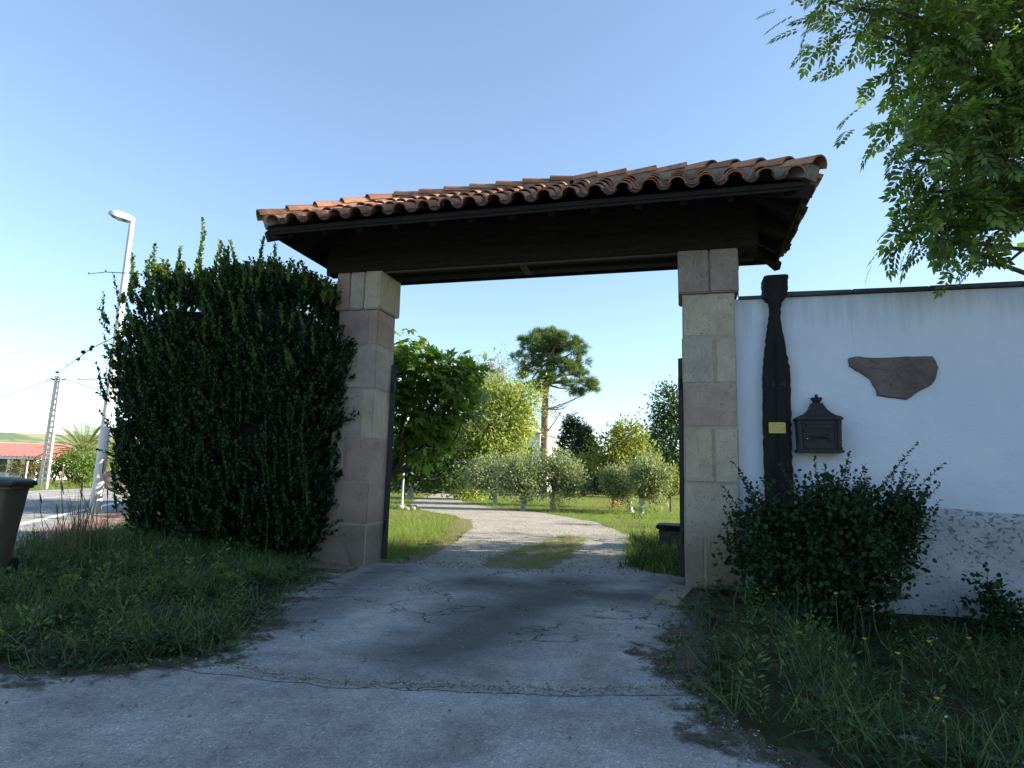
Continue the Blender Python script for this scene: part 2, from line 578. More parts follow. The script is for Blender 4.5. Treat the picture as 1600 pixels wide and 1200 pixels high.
def m_plinth():
    m, nt, out = new_mat('plinth')
    v = coords(nt)
    n = noise(nt, v, 2.2, 9, .7, .5)
    fl = noise(nt, coords(nt, (1, 1, 1.4)), 19, 7, .62, .5)
    f = noise(nt, v, 30, 6, .7)
    c = ramp(nt, n, [(.3, (.34, .36, .39)), (.7, (.53, .55, .58))])
    z = N(nt, 'SeparateXYZ'); tc = N(nt, 'TexCoord'); nt.links.new(tc.outputs['Object'], z.inputs[0])
    hi = math_(nt, 'MULTIPLY', math_(nt, 'SUBTRACT', z.outputs[2], .3), .10)
    pk = ramp(nt, math_(nt, 'ADD', fl, hi), [(.605, 0.), (.635, 1.)])
    c = mixc(nt, math_(nt, 'MULTIPLY', pk, .8), c, (.15, .15, .16))
    h = math_(nt, 'SUBTRACT', math_(nt, 'ADD', math_(nt, 'MULTIPLY', n, 1.5), f), math_(nt, 'MULTIPLY', pk, .5))
    finish(nt, out, c, .92, bump(nt, h, .7, .02), .2)
    return m


def m_asphalt(stain=False):
    m, nt, out = new_mat('driveway_asphalt' if stain else 'asphalt')
    v = coords(nt)
    big = noise(nt, v, .7, 6, .6, .6)
    mid = noise(nt, v, 4.5, 8, .7, .3)
    c = ramp(nt, math_(nt, 'ADD', math_(nt, 'MULTIPLY', big, .62), math_(nt, 'MULTIPLY', mid, .38)), [(.34, (.19, .185, .175)), (.5, (.36, .35, .33)), (.66, (.52, .505, .48))])
    vo = N(nt, 'TexVoronoi'); vo.inputs['Scale'].default_value = 85; nt.links.new(v, vo.inputs['Vector'])
    sp = ramp(nt, vo.outputs['Color'], [(.0, .45), (.3, .85), (.8, 1.05), (.95, 1.7)])
    c = mixc(nt, .8, c, sp, 'MULTIPLY')
    vo2 = N(nt, 'TexVoronoi'); vo2.inputs['Scale'].default_value = 26; nt.links.new(v, vo2.inputs['Vector'])
    gr = ramp(nt, vo2.outputs['Distance'], [(.10, 1.), (.16, 0.)])
    gm = ramp(nt, noise(nt, v, 2.2, 5, .6), [(.5, 0.), (.62, 1.)])
    c = mixc(nt, math_(nt, 'MULTIPLY', math_(nt, 'MULTIPLY', gr, gm), .5), c, (.6, .59, .57))
    h = math_(nt, 'ADD', math_(nt, 'MULTIPLY', vo.outputs['Distance'], .9), math_(nt, 'MULTIPLY', mid, .8))
    if stain:
        # oil and moss darkening along the middle of the drive, plus dirt near its edges
        def seg_mask(a, b, w0, w1, amp):
            a, b = np.array(a), np.array(b)
            L = np.linalg.norm(b - a); d = (b - a) / L; nn = np.array([-d[1], d[0]])
            def dot(vec, off):
                vm = nt.nodes.new('ShaderNodeVectorMath'); vm.operation = 'DOT_PRODUCT'
                nt.links.new(v, vm.inputs[0]); vm.inputs[1].default_value = (vec[0], vec[1], 0)
                return math_(nt, 'SUBTRACT', vm.outputs['Value'], off)
            across = math_(nt, 'ABSOLUTE', dot(nn, float(nn @ a)))
            across = math_(nt, 'ADD', across, math_(nt, 'MULTIPLY', math_(nt, 'SUBTRACT', noise(nt, v, 1.6, 6, .65), .5), .7))
            along = dot(d, float(d @ a))
            mk = ramp(nt, across, [(w0, 1.), (w1, 0.)])
            al = math_(nt, 'MULTIPLY', math_(nt, 'SMOOTH_MIN' if False else 'LESS_THAN', along, 99), 1.0)
            e0 = ramp(nt, math_(nt, 'DIVIDE', along, L), [(0.0, 0.), (.15, 1.), (.8, 1.), (1., 0.)])
            return math_(nt, 'MULTIPLY', math_(nt, 'MULTIPLY', mk, e0), amp)
        k1 = seg_mask((-1.2, 8.6), (-1.8, 3.2), .12, .85, .78)
        k2 = seg_mask((-.05, 9.0), (.15, 3.6), .05, .45, .62)
        k3 = seg_mask((-3.9, 8.6), (-3.0, 3.9), .05, .6, .6)
        k4 = seg_mask((-2.9, 7.35), (.1, 6.9), .10, .75, .8)
        k5 = seg_mask((-2.2, 4.5), (-.9, 3.9), .05, .35, .5)
        k = math_(nt, 'MAXIMUM', math_(nt, 'MAXIMUM', math_(nt, 'MAXIMUM', k4, k5), k1), math_(nt, 'MAXIMUM', k2, k3))
        c = mixc(nt, k, c, (.055, .058, .055))
        cr = N(nt, 'TexVoronoi'); cr.feature = 'DISTANCE_TO_EDGE'; cr.inputs['Scale'].default_value = 1.1
        wv = N(nt, 'VectorMath', operation='ADD'); nt.links.new(v, wv.inputs[0])
        nz = N(nt, 'TexNoise'); nz.inputs['Scale'].default_value = 2.5; nz.inputs['Detail'].default_value = 6; nt.links.new(v, nz.inputs['Vector'])
        sc = N(nt, 'VectorMath', operation='SCALE'); sc.inputs[3].default_value = .9; nt.links.new(nz.outputs['Color'], sc.inputs[0])
        nt.links.new(sc.outputs[0], wv.inputs[1]); nt.links.new(wv.outputs[0], cr.inputs['Vector'])
        crk = ramp(nt, cr.outputs['Distance'], [(.003, 1.), (.016, 0.)])
        crm = math_(nt, 'MULTIPLY', crk, ramp(nt, noise(nt, v, 1.1, 4, .5), [(.47, 0.), (.55, 1.)]))
        c = mixc(nt, math_(nt, 'MULTIPLY', crm, .85), c, (.02, .021, .017))
        mo = ramp(nt, noise(nt, v, 5.0, 8, .75, .6), [(.61, 0.), (.68, 1.)])
        c = mixc(nt, math_(nt, 'MULTIPLY', mo, .6), c, (.045, .043, .025))
        h = math_(nt, 'SUBTRACT', h, math_(nt, 'MULTIPLY', crm, 1.2))
    fn = noise(nt, v, 130, 3, .8)
    c = mixc(nt, .55, c, ramp(nt, fn, [(.35, .55), (.65, 1.4)]), 'MULTIPLY')
    finish(nt, out, c, .93, bump(nt, h, .8, .014), .18)
    return m


def m_gravel():
    m, nt, out = new_mat('gravel')
    v = coords(nt)
    vo = N(nt, 'TexVoronoi'); vo.inputs['Scale'].default_value = 62; nt.links.new(v, vo.inputs['Vector'])
    big = noise(nt, v, .9, 7, .65, .5)
    c = ramp(nt, vo.outputs['Color'], [(.1, (.27, .245, .20)), (.5, (.40, .37, .315)), (.9, (.54, .50, .44))])
    c = mixc(nt, ramp(nt, big, [(.45, 0.), (.7, .6)]), c, (.24, .20, .14))
    gs = ramp(nt, noise(nt, v, 2.8, 8, .7, .3), [(.62, 0.), (.70, 1.)])
    c = mixc(nt, math_(nt, 'MULTIPLY', gs, .5), c, (.13, .12, .05))
    finish(nt, out, c, .95, bump(nt, vo.outputs['Distance'], .9, .02), .2)
    return m


def m_ground():
    m, nt, out = new_mat('ground_earth')
    v = coords(nt)
    n = noise(nt, v, .35, 9, .7, .5); n2 = noise(nt, v, 9, 7, .7); n3 = noise(nt, v, .05, 6, .6)
    c = ramp(nt, n2, [(.3, (.09, .14, .025)), (.7, (.17, .23, .05))])
    c = mixc(nt, ramp(nt, n, [(.5, 0.), (.62, 1.)]), c, (.15, .11, .05))
    c = mixc(nt, ramp(nt, n3, [(.45, 0.), (.65, .7)]), c, (.20, .19, .07))
    finish(nt, out, c, .95, bump(nt, n2, .8, .05), .15)
    return m


def m_verge():
    m, nt, out = new_mat('verge_soil')
    v = coords(nt)
    n = noise(nt, v, 2.5, 9, .7, .4); n2 = noise(nt, v, 40, 7, .7)
    c = ramp(nt, n, [(.3, (.030, .026, .018)), (.55, (.045, .055, .022)), (.75, (.085, .07, .045))])
    c = mixc(nt, .5, c, ramp(nt, n2, [(.3, .4), (.7, 1.3)]), 'MULTIPLY')
    finish(nt, out, c, .97, bump(nt, n2, .9, .03), .1)
    return m


def m_pave():
    m, nt, out = new_mat('red_paving')
    v = coords(nt)
    b = N(nt, 'TexBrick'); b.inputs['Scale'].default_value = 3.0
    b.inputs['Color1'].default_value = (.30, .17, .14, 1); b.inputs['Color2'].default_value = (.36, .22, .18, 1); b.inputs['Mortar'].default_value = (.2, .17, .15, 1)
    b.inputs['Mortar Size'].default_value = .012
    nt.links.new(v, b.inputs['Vector'])
    c = mixc(nt, .5, b.outputs['Color'], ramp(nt, noise(nt, v, 3, 7, .7), [(.3, .6), (.7, 1.3)]), 'MULTIPLY')
    finish(nt, out, c, .9, bump(nt, noise(nt, v, 50, 4, .6), .4, .006), .2)
    return m


def m_hill():
    m, nt, out = new_mat('hill_fields')
    v = coords(nt)
    n = noise(nt, coords(nt, (.5, .5, 4)), .035, 8, .6, .6)
    vo = N(nt, 'TexVoronoi'); vo.inputs['Scale'].default_value = .022; nt.links.new(v, vo.inputs['Vector'])
    c = ramp(nt, vo.outputs['Color'], [(.1, (.30, .33, .17)), (.5, (.40, .40, .22)), (.9, (.47, .43, .26))])
    c = mixc(nt, ramp(nt, n, [(.56, 0.), (.62, 1.)]), c, (.16, .22, .12))
    finish(nt, out, c, 1.0, None, .1)
    return m


MAT['plaster'] = m_plaster(); MAT['plinth'] = m_plinth()
MAT['asphalt'] = m_asphalt(); MAT['drive'] = m_asphalt(True); MAT['gravel'] = m_gravel()
MAT['ground'] = m_ground(); MAT['verge'] = m_verge(); MAT['pave'] = m_pave(); MAT['hill'] = m_hill()


# ------------------------------------------------------------------ the setting: ground, road, paths
def grid_sheet(name, xs, ys, zf, mat, keep=None):
    X, Y = np.meshgrid(xs, ys)
    Z = zf(X, Y)
    nx, ny = len(xs), len(ys)
    V = np.stack([X, Y, Z], -1).reshape(-1, 3)
    idx = np.arange(nx * ny).reshape(ny, nx)
    F = np.stack([idx[:-1, :-1], idx[:-1, 1:], idx[1:, 1:], idx[1:, :-1]], -1).reshape(-1, 4)
    if keep is not None:
        F = F[keep(X, Y).reshape(-1)[F].any(1)]
    l = LM(); l.V.append(V); l.F.append(F)
    return l.build(name, mat, None, True)


def inside(P, poly):
    P = np.asarray(P, float); poly = np.asarray(poly, float)
    r = np.zeros(len(P), bool)
    for a, b in zip(poly, np.roll(poly, -1, 0)):
        c = ((a[1] > P[:, 1]) != (b[1] > P[:, 1])) & (P[:, 0] < (b[0] - a[0]) * (P[:, 1] - a[1]) / (b[1] - a[1] + 1e-12) + a[0])
        r ^= c
    return r


def sdist(P, poly):
    P = np.asarray(P, float); poly = np.asarray(poly, float)
    d = np.full(len(P), 1e9)
    for a, b in zip(poly, np.roll(poly, -1, 0)):
        e = b - a
        t = np.clip(((P - a) @ e) / (e @ e + 1e-12), 0, 1)
        d = np.minimum(d, np.linalg.norm(P - (a + t[:, None] * e), axis=1))
    return np.where(inside(P, poly), d, -d)


def rough_poly(poly, amp, step=.15):
    """subdivide an outline and shift it a little so that edges are not ruler-straight"""
    out = []
    poly = [np.array(p[:2], float) for p in poly]
    g = np.random.default_rng(5)
    for a, b in zip(poly, poly[1:] + poly[:1]):
        n = max(1, int(np.linalg.norm(b - a) / step))
        if n > 150: n = 1
        for k in range(n):
            p = a + (b - a) * k / n
            if 0 < k: p = p + g.normal(size=2) * amp
            out.append(p)
    return out


def sheet(name, poly, z, mat, kind='structure', parent=None):
    bm = bmesh.new()
    f = bm.faces.new([bm.verts.new((p[0], p[1], z)) for p in poly])
    if f.normal.z < 0: bmesh.ops.reverse_faces(bm, faces=[f])
    bm.normal_update()
    if bm.faces[:][0].normal.z < 0: bmesh.ops.reverse_faces(bm, faces=bm.faces[:])
    bmesh.ops.triangulate(bm, faces=bm.faces[:], ngon_method='EAR_CLIP')
    me = bpy.data.meshes.new(name); bm.to_mesh(me); bm.free()
    me.materials.append(mat)
    return tag(link(bpy.data.objects.new(name, me), parent), kind=kind)


xs = np.unique(np.concatenate([np.linspace(-1500, -60, 15), np.linspace(-60, 24, 140), np.linspace(24, 1500, 14)]))
ys = np.unique(np.concatenate([np.linspace(-800, -12, 9), np.linspace(-12, 70, 140), np.linspace(70, 1600, 16)]))
tag(grid_sheet('ground', xs, ys, lambda x, y: terr(x, y) - .012 - .35 * smooth(.2, 1.0, x) * (1 - smooth(12, 14, x)) * smooth(3.2, 4.2, y) * (1 - smooth(8.1, 8.9, y)), MAT['ground']), kind='structure')

# hills on the horizon, all round the back
hv, hf = [], []
NA = 90
for j, (rad, k) in enumerate(((240, 0), (300, .45), (360, .85), (430, 1.0), (560, .7), (800, 0))):
    for i in range(NA + 1):
        a = R(-25 + 230 * i / NA)
        hgt = 13 + 5 * math.sin(a * 3.1 + .6) + 2.2 * math.sin(a * 7.7 + 1) + 1.2 * math.sin(a * 17)
        hgt *= 1.0 + .18 * math.sin(a * 2 - .4)
        hv.append((rad * math.cos(a), rad * math.sin(a), -1.0 + hgt * 1.25 * k))
for j in range(5):
    for i in range(NA):
        q = j * (NA + 1) + i
        hf.append((q, q + 1, q + NA + 2, q + NA + 1))
hb = MB(); hb.add(hv, hf)
tag(hb.build('hills', MAT['hill'], None, True, False), kind='structure')

# asphalt lane in front and the drive up to the gate
DL = [gp(*p)[:2] for p in ((345, 1032), (400, 1000), (440, 955), (520, 905), (585, 886))]
DR = [gp(*p)[:2] for p in ((1058, 912), (1078, 945), (1062, 1000), (1062, 1075))]
lane = [(-40, -12)] + [road_pt(s, -.3) for s in (-24, -14, -10.5)] + [(-5.6, 4.3), (-4.2, 3.9), (-3.4, 3.9), (-2.95, 3.62)] + [(-2.0, 3.50), (-1.4, 3.70), (-.75, 3.82), (.2, 4.16), (.7, 3.9), (2, 3.4), (5, 3.2), (30, 2.6), (30, -12)]
sheet('asphalt_lane', rough_poly(lane, .012), .004, MAT['asphalt'])
drive = [(-2.95, 3.45), (-2.0, 3.45), (-1.4, 3.62), (-.75, 3.74), (.1, 4.05)] + [(.5, 5.0), (.5, 6.2), (.4, 7.4), (-.02, 8.0), (-.02, 8.7)] + \
    [(-.35, 8.95), (-.7, 8.75), (-1.1, 8.95), (-1.5, 8.45), (-1.9, 8.2), (-2.3, 8.5), (-2.7, 8.25), (-3.1, 8.12), (-3.6, 8.4), (-4.12, 8.25)] + [(-4.9, 7.6), (-4.7, 6.9), (-4.2, 5.3), (-3.8, 4.1), (-3.3, 3.5)]
sheet('driveway', rough_poly(drive, .018), .008, MAT['drive'])
path = [gp(*p)[:2] for p in ((600, 884), (640, 880), (672, 862), (716, 845), (738, 822), (712, 806), (672, 800), (640, 792), (646, 782), (672, 774), (690, 769),
                             (716, 768), (712, 775), (722, 784), (770, 794), (852, 802), (932, 816), (985, 838), (972, 860), (985, 885), (1042, 905))]
path = [p for p in path] + [np.array([-.15, 8.1]), np.array([-4.05, 7.9])]
sheet('gravel_path', rough_poly(path, .035, .25), .003, MAT['gravel'])
PATH = np.array(path)

seam = [(-2.95, 3.66), (-2.5, 3.60), (-2.0, 3.55), (-1.4, 3.74), (-.75, 3.86), (-.06, 4.18)]
sheet('gravel_seam', rough_poly([(x, y + .03) for x, y in seam] + [(x, y - .02) for x, y in reversed(seam)], .02, .06), .0095, MAT['gravel'])

# the road across the left: carriageway, painted lines, gutter and red pavement
ss = [-60, -40, -25, -14, -8, -4] + list(range(0, 60, 3)) + [70, 90, 120]
sheet('road', [road_pt(s, -.28) for s in ss] + [road_pt(s, 6.6) for s in reversed(ss)], .008, MAT['asphalt'])


def line(name, o0, o1, s0=-60, s1=120):
    q = [s for s in ss if s0 <= s <= s1]
    return sheet(name, [road_pt(s, o0) for s in q] + [road_pt(s, o1) for s in reversed(q)], .013, MAT['white_paint'])


line('road_edge_marking', -.10, .10, -9)
line('road_edge_marking', 6.05, 6.17)
line('road_centre_marking', 2.98, 3.08)
q = [s for s in ss if s >= -8]
sheet('gutter', [road_pt(s, -.75) for s in q] + [road_pt(s, -.28) for s in reversed(q)], .006, MAT['asphalt'])
sheet('pavement', [road_pt(s, -2.6) for s in q] + [road_pt(s, -.75) for s in reversed(q)], .012, MAT['pave'])

# raised verges of soil with an uneven rim
VL = [(-2.98, 3.72), (-3.55, 3.10), (-4.2, 3.10), (-5.3, 3.5), (-6.2, 4.0), (-7.4, 4.4)] + [road_pt(s, o) for s, o in ((-8.5, -1.4), (-6, -1.6), (-3, -1.75), (0, -1.75), (3, -1.65), (6, -1.6), (10, -1.6))] + \
     [(-14.5, 17), (-8.6, 10.5), (-8.2, 9.2), (-4.7, 9.2), (-4.7, 8.4), (-4.62, 7.75), (-4.35, 7.2), (-4.1, 6.7), (-3.62, 5.3), (-3.15, 4.25)]
VR = [(.02, 8.05), (.05, 7.3), (0.02, 6.3), (-.03, 5.4), (-.05, 4.6), (.05, 4.0), (.28, 3.35), (.62, 3.0), (1.8, 2.75), (5, 2.5), (14, 2.4), (14, 8.4), (.62, 8.4), (.62, 8.0)]
VLa, VRa = np.array(VL), np.array(VR)


def wob(x, y):
    return .5 * np.sin(2.3 * x + 1.7 * y) * np.sin(1.9 * y - 1.1 * x + 1) + .3 * np.sin(6.1 * x - 3.3 * y) * np.sin(5.2 * y + 2.2 * x)


def verge_z(poly, hgt):
    def f(x, y):
        P = np.stack([x.ravel(), y.ravel()], 1)
        d = sdist(P, poly).reshape(x.shape) + .10 * wob(2.5 * x, 2.5 * y)
        return terr(x, y) + np.clip(-.03 + .42 * np.clip(d, -.3, .12) + hgt * smooth(.1, 1.6, d) * (1 + .5 * wob(x, y)), -.3, 1) * 1.0
    return f


zVL, zVR = verge_z(VLa, .10), verge_z(VRa, .05)
tag(grid_sheet('left_verge', np.arange(-15.5, -2.6, .11), np.arange(2.8, 18, .11), zVL, MAT['verge'],
               lambda x, y: (sdist(np.stack([x.ravel(), y.ravel()], 1), VLa) > -.25).reshape(x.shape)), kind='structure')
tag(grid_sheet('right_verge', np.arange(-.4, 14.2, .11), np.arange(2.2, 8.6, .11), zVR, MAT['verge'],
               lambda x, y: (sdist(np.stack([x.ravel(), y.ravel()], 1), VRa) > -.25).reshape(x.shape)), kind='structure')


def dirt_band(poly, xr, yr):
    """soil, moss and grit washed from a verge over the asphalt: patchy, thinning out with the distance"""
    xs_, ys_ = np.arange(*xr, .06), np.arange(*yr, .06)
    X, Y = np.meshgrid(xs_, ys_)
    d = sdist(np.stack([X.ravel(), Y.ravel()], 1), poly).reshape(X.shape)
    idx = np.arange(X.size).reshape(X.shape)
    F = np.stack([idx[:-1, :-1], idx[:-1, 1:], idx[1:, 1:], idx[1:, :-1]], -1).reshape(-1, 4)
    dd = d.ravel()[F]
    F = F[(dd.max(1) > -.75) & (dd.min(1) < .25)]
    used, inv = np.unique(F, return_inverse=True)
    V = np.stack([X.ravel(), Y.ravel(), np.full(X.size, .0125)], 1)[used]
    l = LM(); l.V.append(V); l.F.append(inv.reshape(-1, 4))
    o = l.build('soil_edge', MAT['dirt_wash'])
    at = o.data.attributes.new('rim', 'FLOAT', 'POINT'); at.data.foreach_set('value', d.ravel()[used].astype(np.float32))
    return tag(o, kind='structure')


def m_wash():
    m, nt, out = new_mat('dirt_wash')
    v = coords(nt)
    a = N(nt, 'Attribute', attribute_name='rim')
    n = noise(nt, v, 6, 9, .75, .5); n2 = noise(nt, v, 45, 5, .75); n3 = noise(nt, v, 1.4, 4, .6)
    k = math_(nt, 'ADD', math_(nt, 'ADD', math_(nt, 'MULTIPLY', a.outputs['Fac'], 1.05), .17), math_(nt, 'ADD', math_(nt, 'MULTIPLY', math_(nt, 'SUBTRACT', n, .5), 1.5), math_(nt, 'ADD', math_(nt, 'MULTIPLY', math_(nt, 'SUBTRACT', n2, .5), .9), math_(nt, 'MULTIPLY', math_(nt, 'SUBTRACT', n3, .5), 1.2))))
    mask = ramp(nt, k, [(.0, 0.), (.12, .9)])
    c = ramp(nt, n2, [(.3, (.05, .042, .03)), (.6, (.12, .10, .075)), (.75, (.2, .18, .15))])
    c = mixc(nt, ramp(nt, n, [(.5, 0.), (.62, .6)]), c, (.05, .06, .025))
    p = N(nt, 'BsdfPrincipled'); nt.links.new(c, p.inputs['Base Color']); p.inputs['Roughness'].default_value = .97; p.inputs['Specular IOR Level'].default_value = .1
    nt.links.new(bump(nt, n2, .8, .015), p.inputs['Normal'])
    t = N(nt, 'BsdfTransparent'); x = N(nt, 'MixShader')
    nt.links.new(mask, x.inputs[0]); nt.links.new(t.outputs[0], x.inputs[1]); nt.links.new(p.outputs[0], x.inputs[2]); nt.links.new(x.outputs[0], out.inputs[0])
    return m


MAT['dirt_wash'] = m_wash()
dirt_band(VLa, (-6.2, -2.2), (2.3, 8.3)); dirt_band(VRa, (-.9, 3.0), (2.0, 8.0))


def hz(zf, x, y):
    return float(zf(np.array([[x]], float), np.array([[y]], float))[0, 0])


def sample(poly, n, cond=None):
    poly = np.asarray(poly, float)
    lo, hi = poly.min(0), poly.max(0)
    out = []
    tot = 0
    while tot < n:
        P = lo + rng.random((n * 2, 2)) * (hi - lo)
        P = P[inside(P, poly)]
        if cond is not None: P = P[cond(P)]
        out.append(P); tot += len(P)
    return np.concatenate(out)[:n]


def grass(name, P, zf, hmin, hmax, mat, label, lean=.35, clump=0):
    if clump:
        P = np.repeat(P, clump, 0) + rng.normal(size=(len(P) * clump, 2)) * .035
    Z = zf(P[:, :1], P[:, 1:]).ravel() - .01
    l = LM()
    hs = hmin + (hmax - hmin) * rng.random(len(P)) ** 1.8
    which = rng.integers(0, 3, len(P))
    for k in range(3):
        i = which == k
        n = int(i.sum())
        A = np.stack([rng.normal(size=n) * lean, rng.normal(size=n) * lean, np.ones(n)], 1)
        Nn = np.stack([rng.normal(size=n), rng.normal(size=n), np.full(n, .05)], 1)
        l.put(np.column_stack([P[i], Z[i]]), A, Nn, hs[i], BLADES[k])
    return tag(l.build(name, mat), label, 'grass', kind='stuff')


camd = lambda P: np.linalg.norm(P, axis=1)
BINP = np.array([-7.1, 5.1])
nearw = lambda P: (np.linalg.norm(P - BINP, axis=1) > .62) & (rng.random(len(P)) < np.clip((4.5 / (camd(P) + .1)) ** 1.2, .05, 1)) & (wob(1.7 * P[:, 0] + 3, 1.7 * P[:, 1]) + rng.normal(size=len(P)) * .15 > -.28)
far_edge = lambda P: sdist(P, VLa) > .35
patch = lambda P, th: wob(1.3 * P[:, 0] + 5, 1.5 * P[:, 1]) + .6 * wob(3.7 * P[:, 0], 3.1 * P[:, 1] + 2) + rng.normal(size=len(P)) * .2 > th


def leafy(name, P, zf, nleaf, spread, hgt, size, tpl, mat, label, up=.3, cat='weeds', svar=.5):
    """rosettes and low plants: nleaf leaves round every seed"""
    l = LM()
    sc = np.repeat(.6 + .8 * rng.random(len(P)), nleaf)
    P = np.repeat(P, nleaf, 0); n2 = len(P)
    ang = rng.random(n2) * 6.28; rr = rng.random(n2) * spread * sc
    pos = np.column_stack([P[:, 0] + rr * np.cos(ang), P[:, 1] + rr * np.sin(ang), zf(P[:, :1], P[:, 1:]).ravel() + .005 + rng.random(n2) * hgt * sc])
    l.put(pos, np.stack([np.cos(ang), np.sin(ang), up + rng.normal(size=n2) * .35], 1), np.stack([rng.normal(size=n2) * .4, rng.normal(size=n2) * .4, np.ones(n2)], 1), size * sc * (1 - svar + 2 * svar * rng.random(n2)), tpl)
    return tag(l.build(name, mat), label, cat, kind='stuff')


for poly, zf, side in ((VLa, zVL, 'left verge below the tall hedge'), (VRa, zVR, 'right verge in front of the white wall')):
    grass('verge_grass', np.concatenate([sample(poly, 1700, lambda P: nearw(P) & patch(P, .02)), sample(poly, 900, lambda P: nearw(P) & (sdist(P, poly) > .3) & patch(P, .32))]), zf, .06, .30, MAT['grass'], 'tangled dark green grass of the ' + side, .55, 7)
    leafy('crack_weeds', sample(np.array([(-4.6, 2.7), (.3, 2.7), (.3, 7.6), (-4.6, 7.6)]), (110 if poly is VLa else 60), lambda P: (sdist(P, poly) < -.01) & (sdist(P, poly) > -.45) & (rng.random(len(P)) < np.exp(sdist(P, poly) * 14))), lambda x, y: 0 * x + .01, 10, .028, .02, .024, LEAF6, MAT['grass'], 'small weeds sprouting from the asphalt edge of the ' + side, .7)
    leafy('clover', sample(poly, 2600, lambda P: nearw(P) & patch(-P, -.1)), zf, 9, .07, .07, .026, ROUND6, MAT['leaf_bush'], 'low round-leaved clover in the ' + side, .1)
    leafy('broad_weeds', sample(poly, 240, lambda P: nearw(P) & (sdist(P, poly) > .06)), zf, 9, .03, .03, .065, LEAF6, MAT['leaf_bush'], 'broad-leaved dock weeds in the ' + side, .6)
    leafy('feathery_weeds', sample(poly, 420, lambda P: nearw(P) & (sdist(P, poly) > .12) & patch(P[:, ::-1], -.1)), zf, 34, .06, .22, .035, NARROW4, MAT['leaf_weed_and_sunlit'], 'feathery upright weeds in the ' + side, .6)
    leafy('white_flowers', sample(poly, 26, lambda P: nearw(P) & (sdist(P, poly) > .15)), zf, 8, .03, .10, .012, ROUND6, MAT['white_petal'], 'tiny white clover flowers in the ' + side, .4, 'flowers')
    leafy('dry_straw', np.concatenate([sample(poly, 420, lambda P: nearw(P) & (sdist(P, poly) < .8)), sample(poly, 500, lambda P: nearw(P) & patch(-P, .1))]), zf, 4, .05, .03, .16, _blade(.3, .012), MAT['straw'], 'dry straw lying at the edge of the ' + side, .12, 'straw')
# tall thin branched weeds
for poly, zf, lab, n_ in ((VLa, zVL, 'thin pale branched weed stem in the left verge', 9), (VRa, zVR, 'thin pale branched weed stem in the right verge', 12)):
    for p_ in sample(poly, n_, lambda P: (camd(P) < 8.5) & (sdist(P, poly) > .4) & (P[:, 0] < 3.2)):
        z_ = hz(zf, p_[0], p_[1]); H = random.uniform(.3, .62)
        o = thing('branched_weed', lab, 'weed', (p_[0], p_[1], z_), lab.replace('stem', 'stems'))
        top_ = np.array([p_[0] + random.uniform(-.15, .15), p_[1] + random.uniform(-.1, .1), z_ + H])
        mb = MB(); pts_ = [np.array([p_[0], p_[1], z_ - .01]) * (1 - t) + top_ * t + np.array([.03 * math.sin(4 * t + H * 9), .02 * math.sin(5 * t), 0]) for t in np.linspace(0, 1, 6)]
        mb.tube(pts_, [.0045, .004, .0035, .003, .0025, .0015], 5)
        mb.build('stem', MAT['stem'], o)
        l = LM()
        for k in range(7):
            b_ = pts_[random.choice((2, 3, 4))]; dv = np.array([random.uniform(-1, 1), random.uniform(-1, 1), random.uniform(.5, 1.4)])
            l.put(b_[None], dv[None], rng.normal(size=(1, 3)), random.uniform(.06, .16), _blade(.3, .012))
            l.put((b_ + dv * .09)[None].repeat(3, 0), unit(3) + dv, rng.normal(size=(3, 3)), .03, NARROW4)
        l.build('foliage', MAT['leaf_bush'], o)
# lawn inside the gate
EST = [(-30, 9), (-4.3, 8.9), (-.1, 9.0), (6, 8.8), (8, 60), (-45, 60)]
def lawn_ok(P):
    d = np.linalg.norm(P, axis=1)
    k = sdist(P, PATH) < .02
    return k & (rng.random(len(P)) < np.clip((11 / d) ** 1.8, .02, 1)) & (P[:, 0] > -.62 * P[:, 1] - 2) & (P[:, 0] < .2 * P[:, 1])
P = sample(EST, 30000, lawn_ok)
grass('lawn_grass', P, lambda x, y: terr(x, y), .05, .22, MAT['lawn'], 'bright lawn grass beside the gravel path inside the gate', .5, 5)
WD = [(-.95, 9.2), (-.2, 8.9), (.5, 9), (.8, 14.5), (-.6, 14.8), (-1.2, 14.2), (-.85, 12), (-.75, 10.5)]
grass('shade_toned_weeds', sample(WD, 900), lambda x, y: terr(x, y), .08, .38, MAT['leaf_bush'], 'rank grass in a painted shade tone beside the right gate pillar inside the gate', .5, 6)  # darker leaf colour paints in the shade beside the pillar
# the grassy middle strip of the path
STR = [(-2.75, 8.7), (-1.9, 8.6), (-1.75, 10.5), (-2.0, 13.8), (-2.6, 13.8), (-2.8, 11)]
sheet('bare_soil', rough_poly([(-2.75, 8.75), (-2.3, 8.5), (-1.85, 8.7), (-1.7, 10.4), (-1.95, 12.4), (-2.2, 14), (-2.6, 13.6), (-2.6, 12), (-2.85, 10.6)], .09, .2), .006, MAT['dirt'])
grass('path_grass', sample(STR, 2000, lambda P: wob(2.2 * P[:, 0], 1.6 * P[:, 1]) + rng.normal(size=len(P)) * .2 > .0), lambda x, y: terr(x, y), .03, .12, MAT['lawn'], 'short grass strip along the middle of the gravel path', .6, 5)

soil = [gp(*p)[:2] for p in ((628, 884), (668, 872), (706, 852), (736, 824), (738, 812), (716, 810), (690, 824), (700, 836), (650, 852), (690, 846), (640, 868))]
sheet('bare_soil', rough_poly(soil, .05, .2), .006, MAT['dirt'])
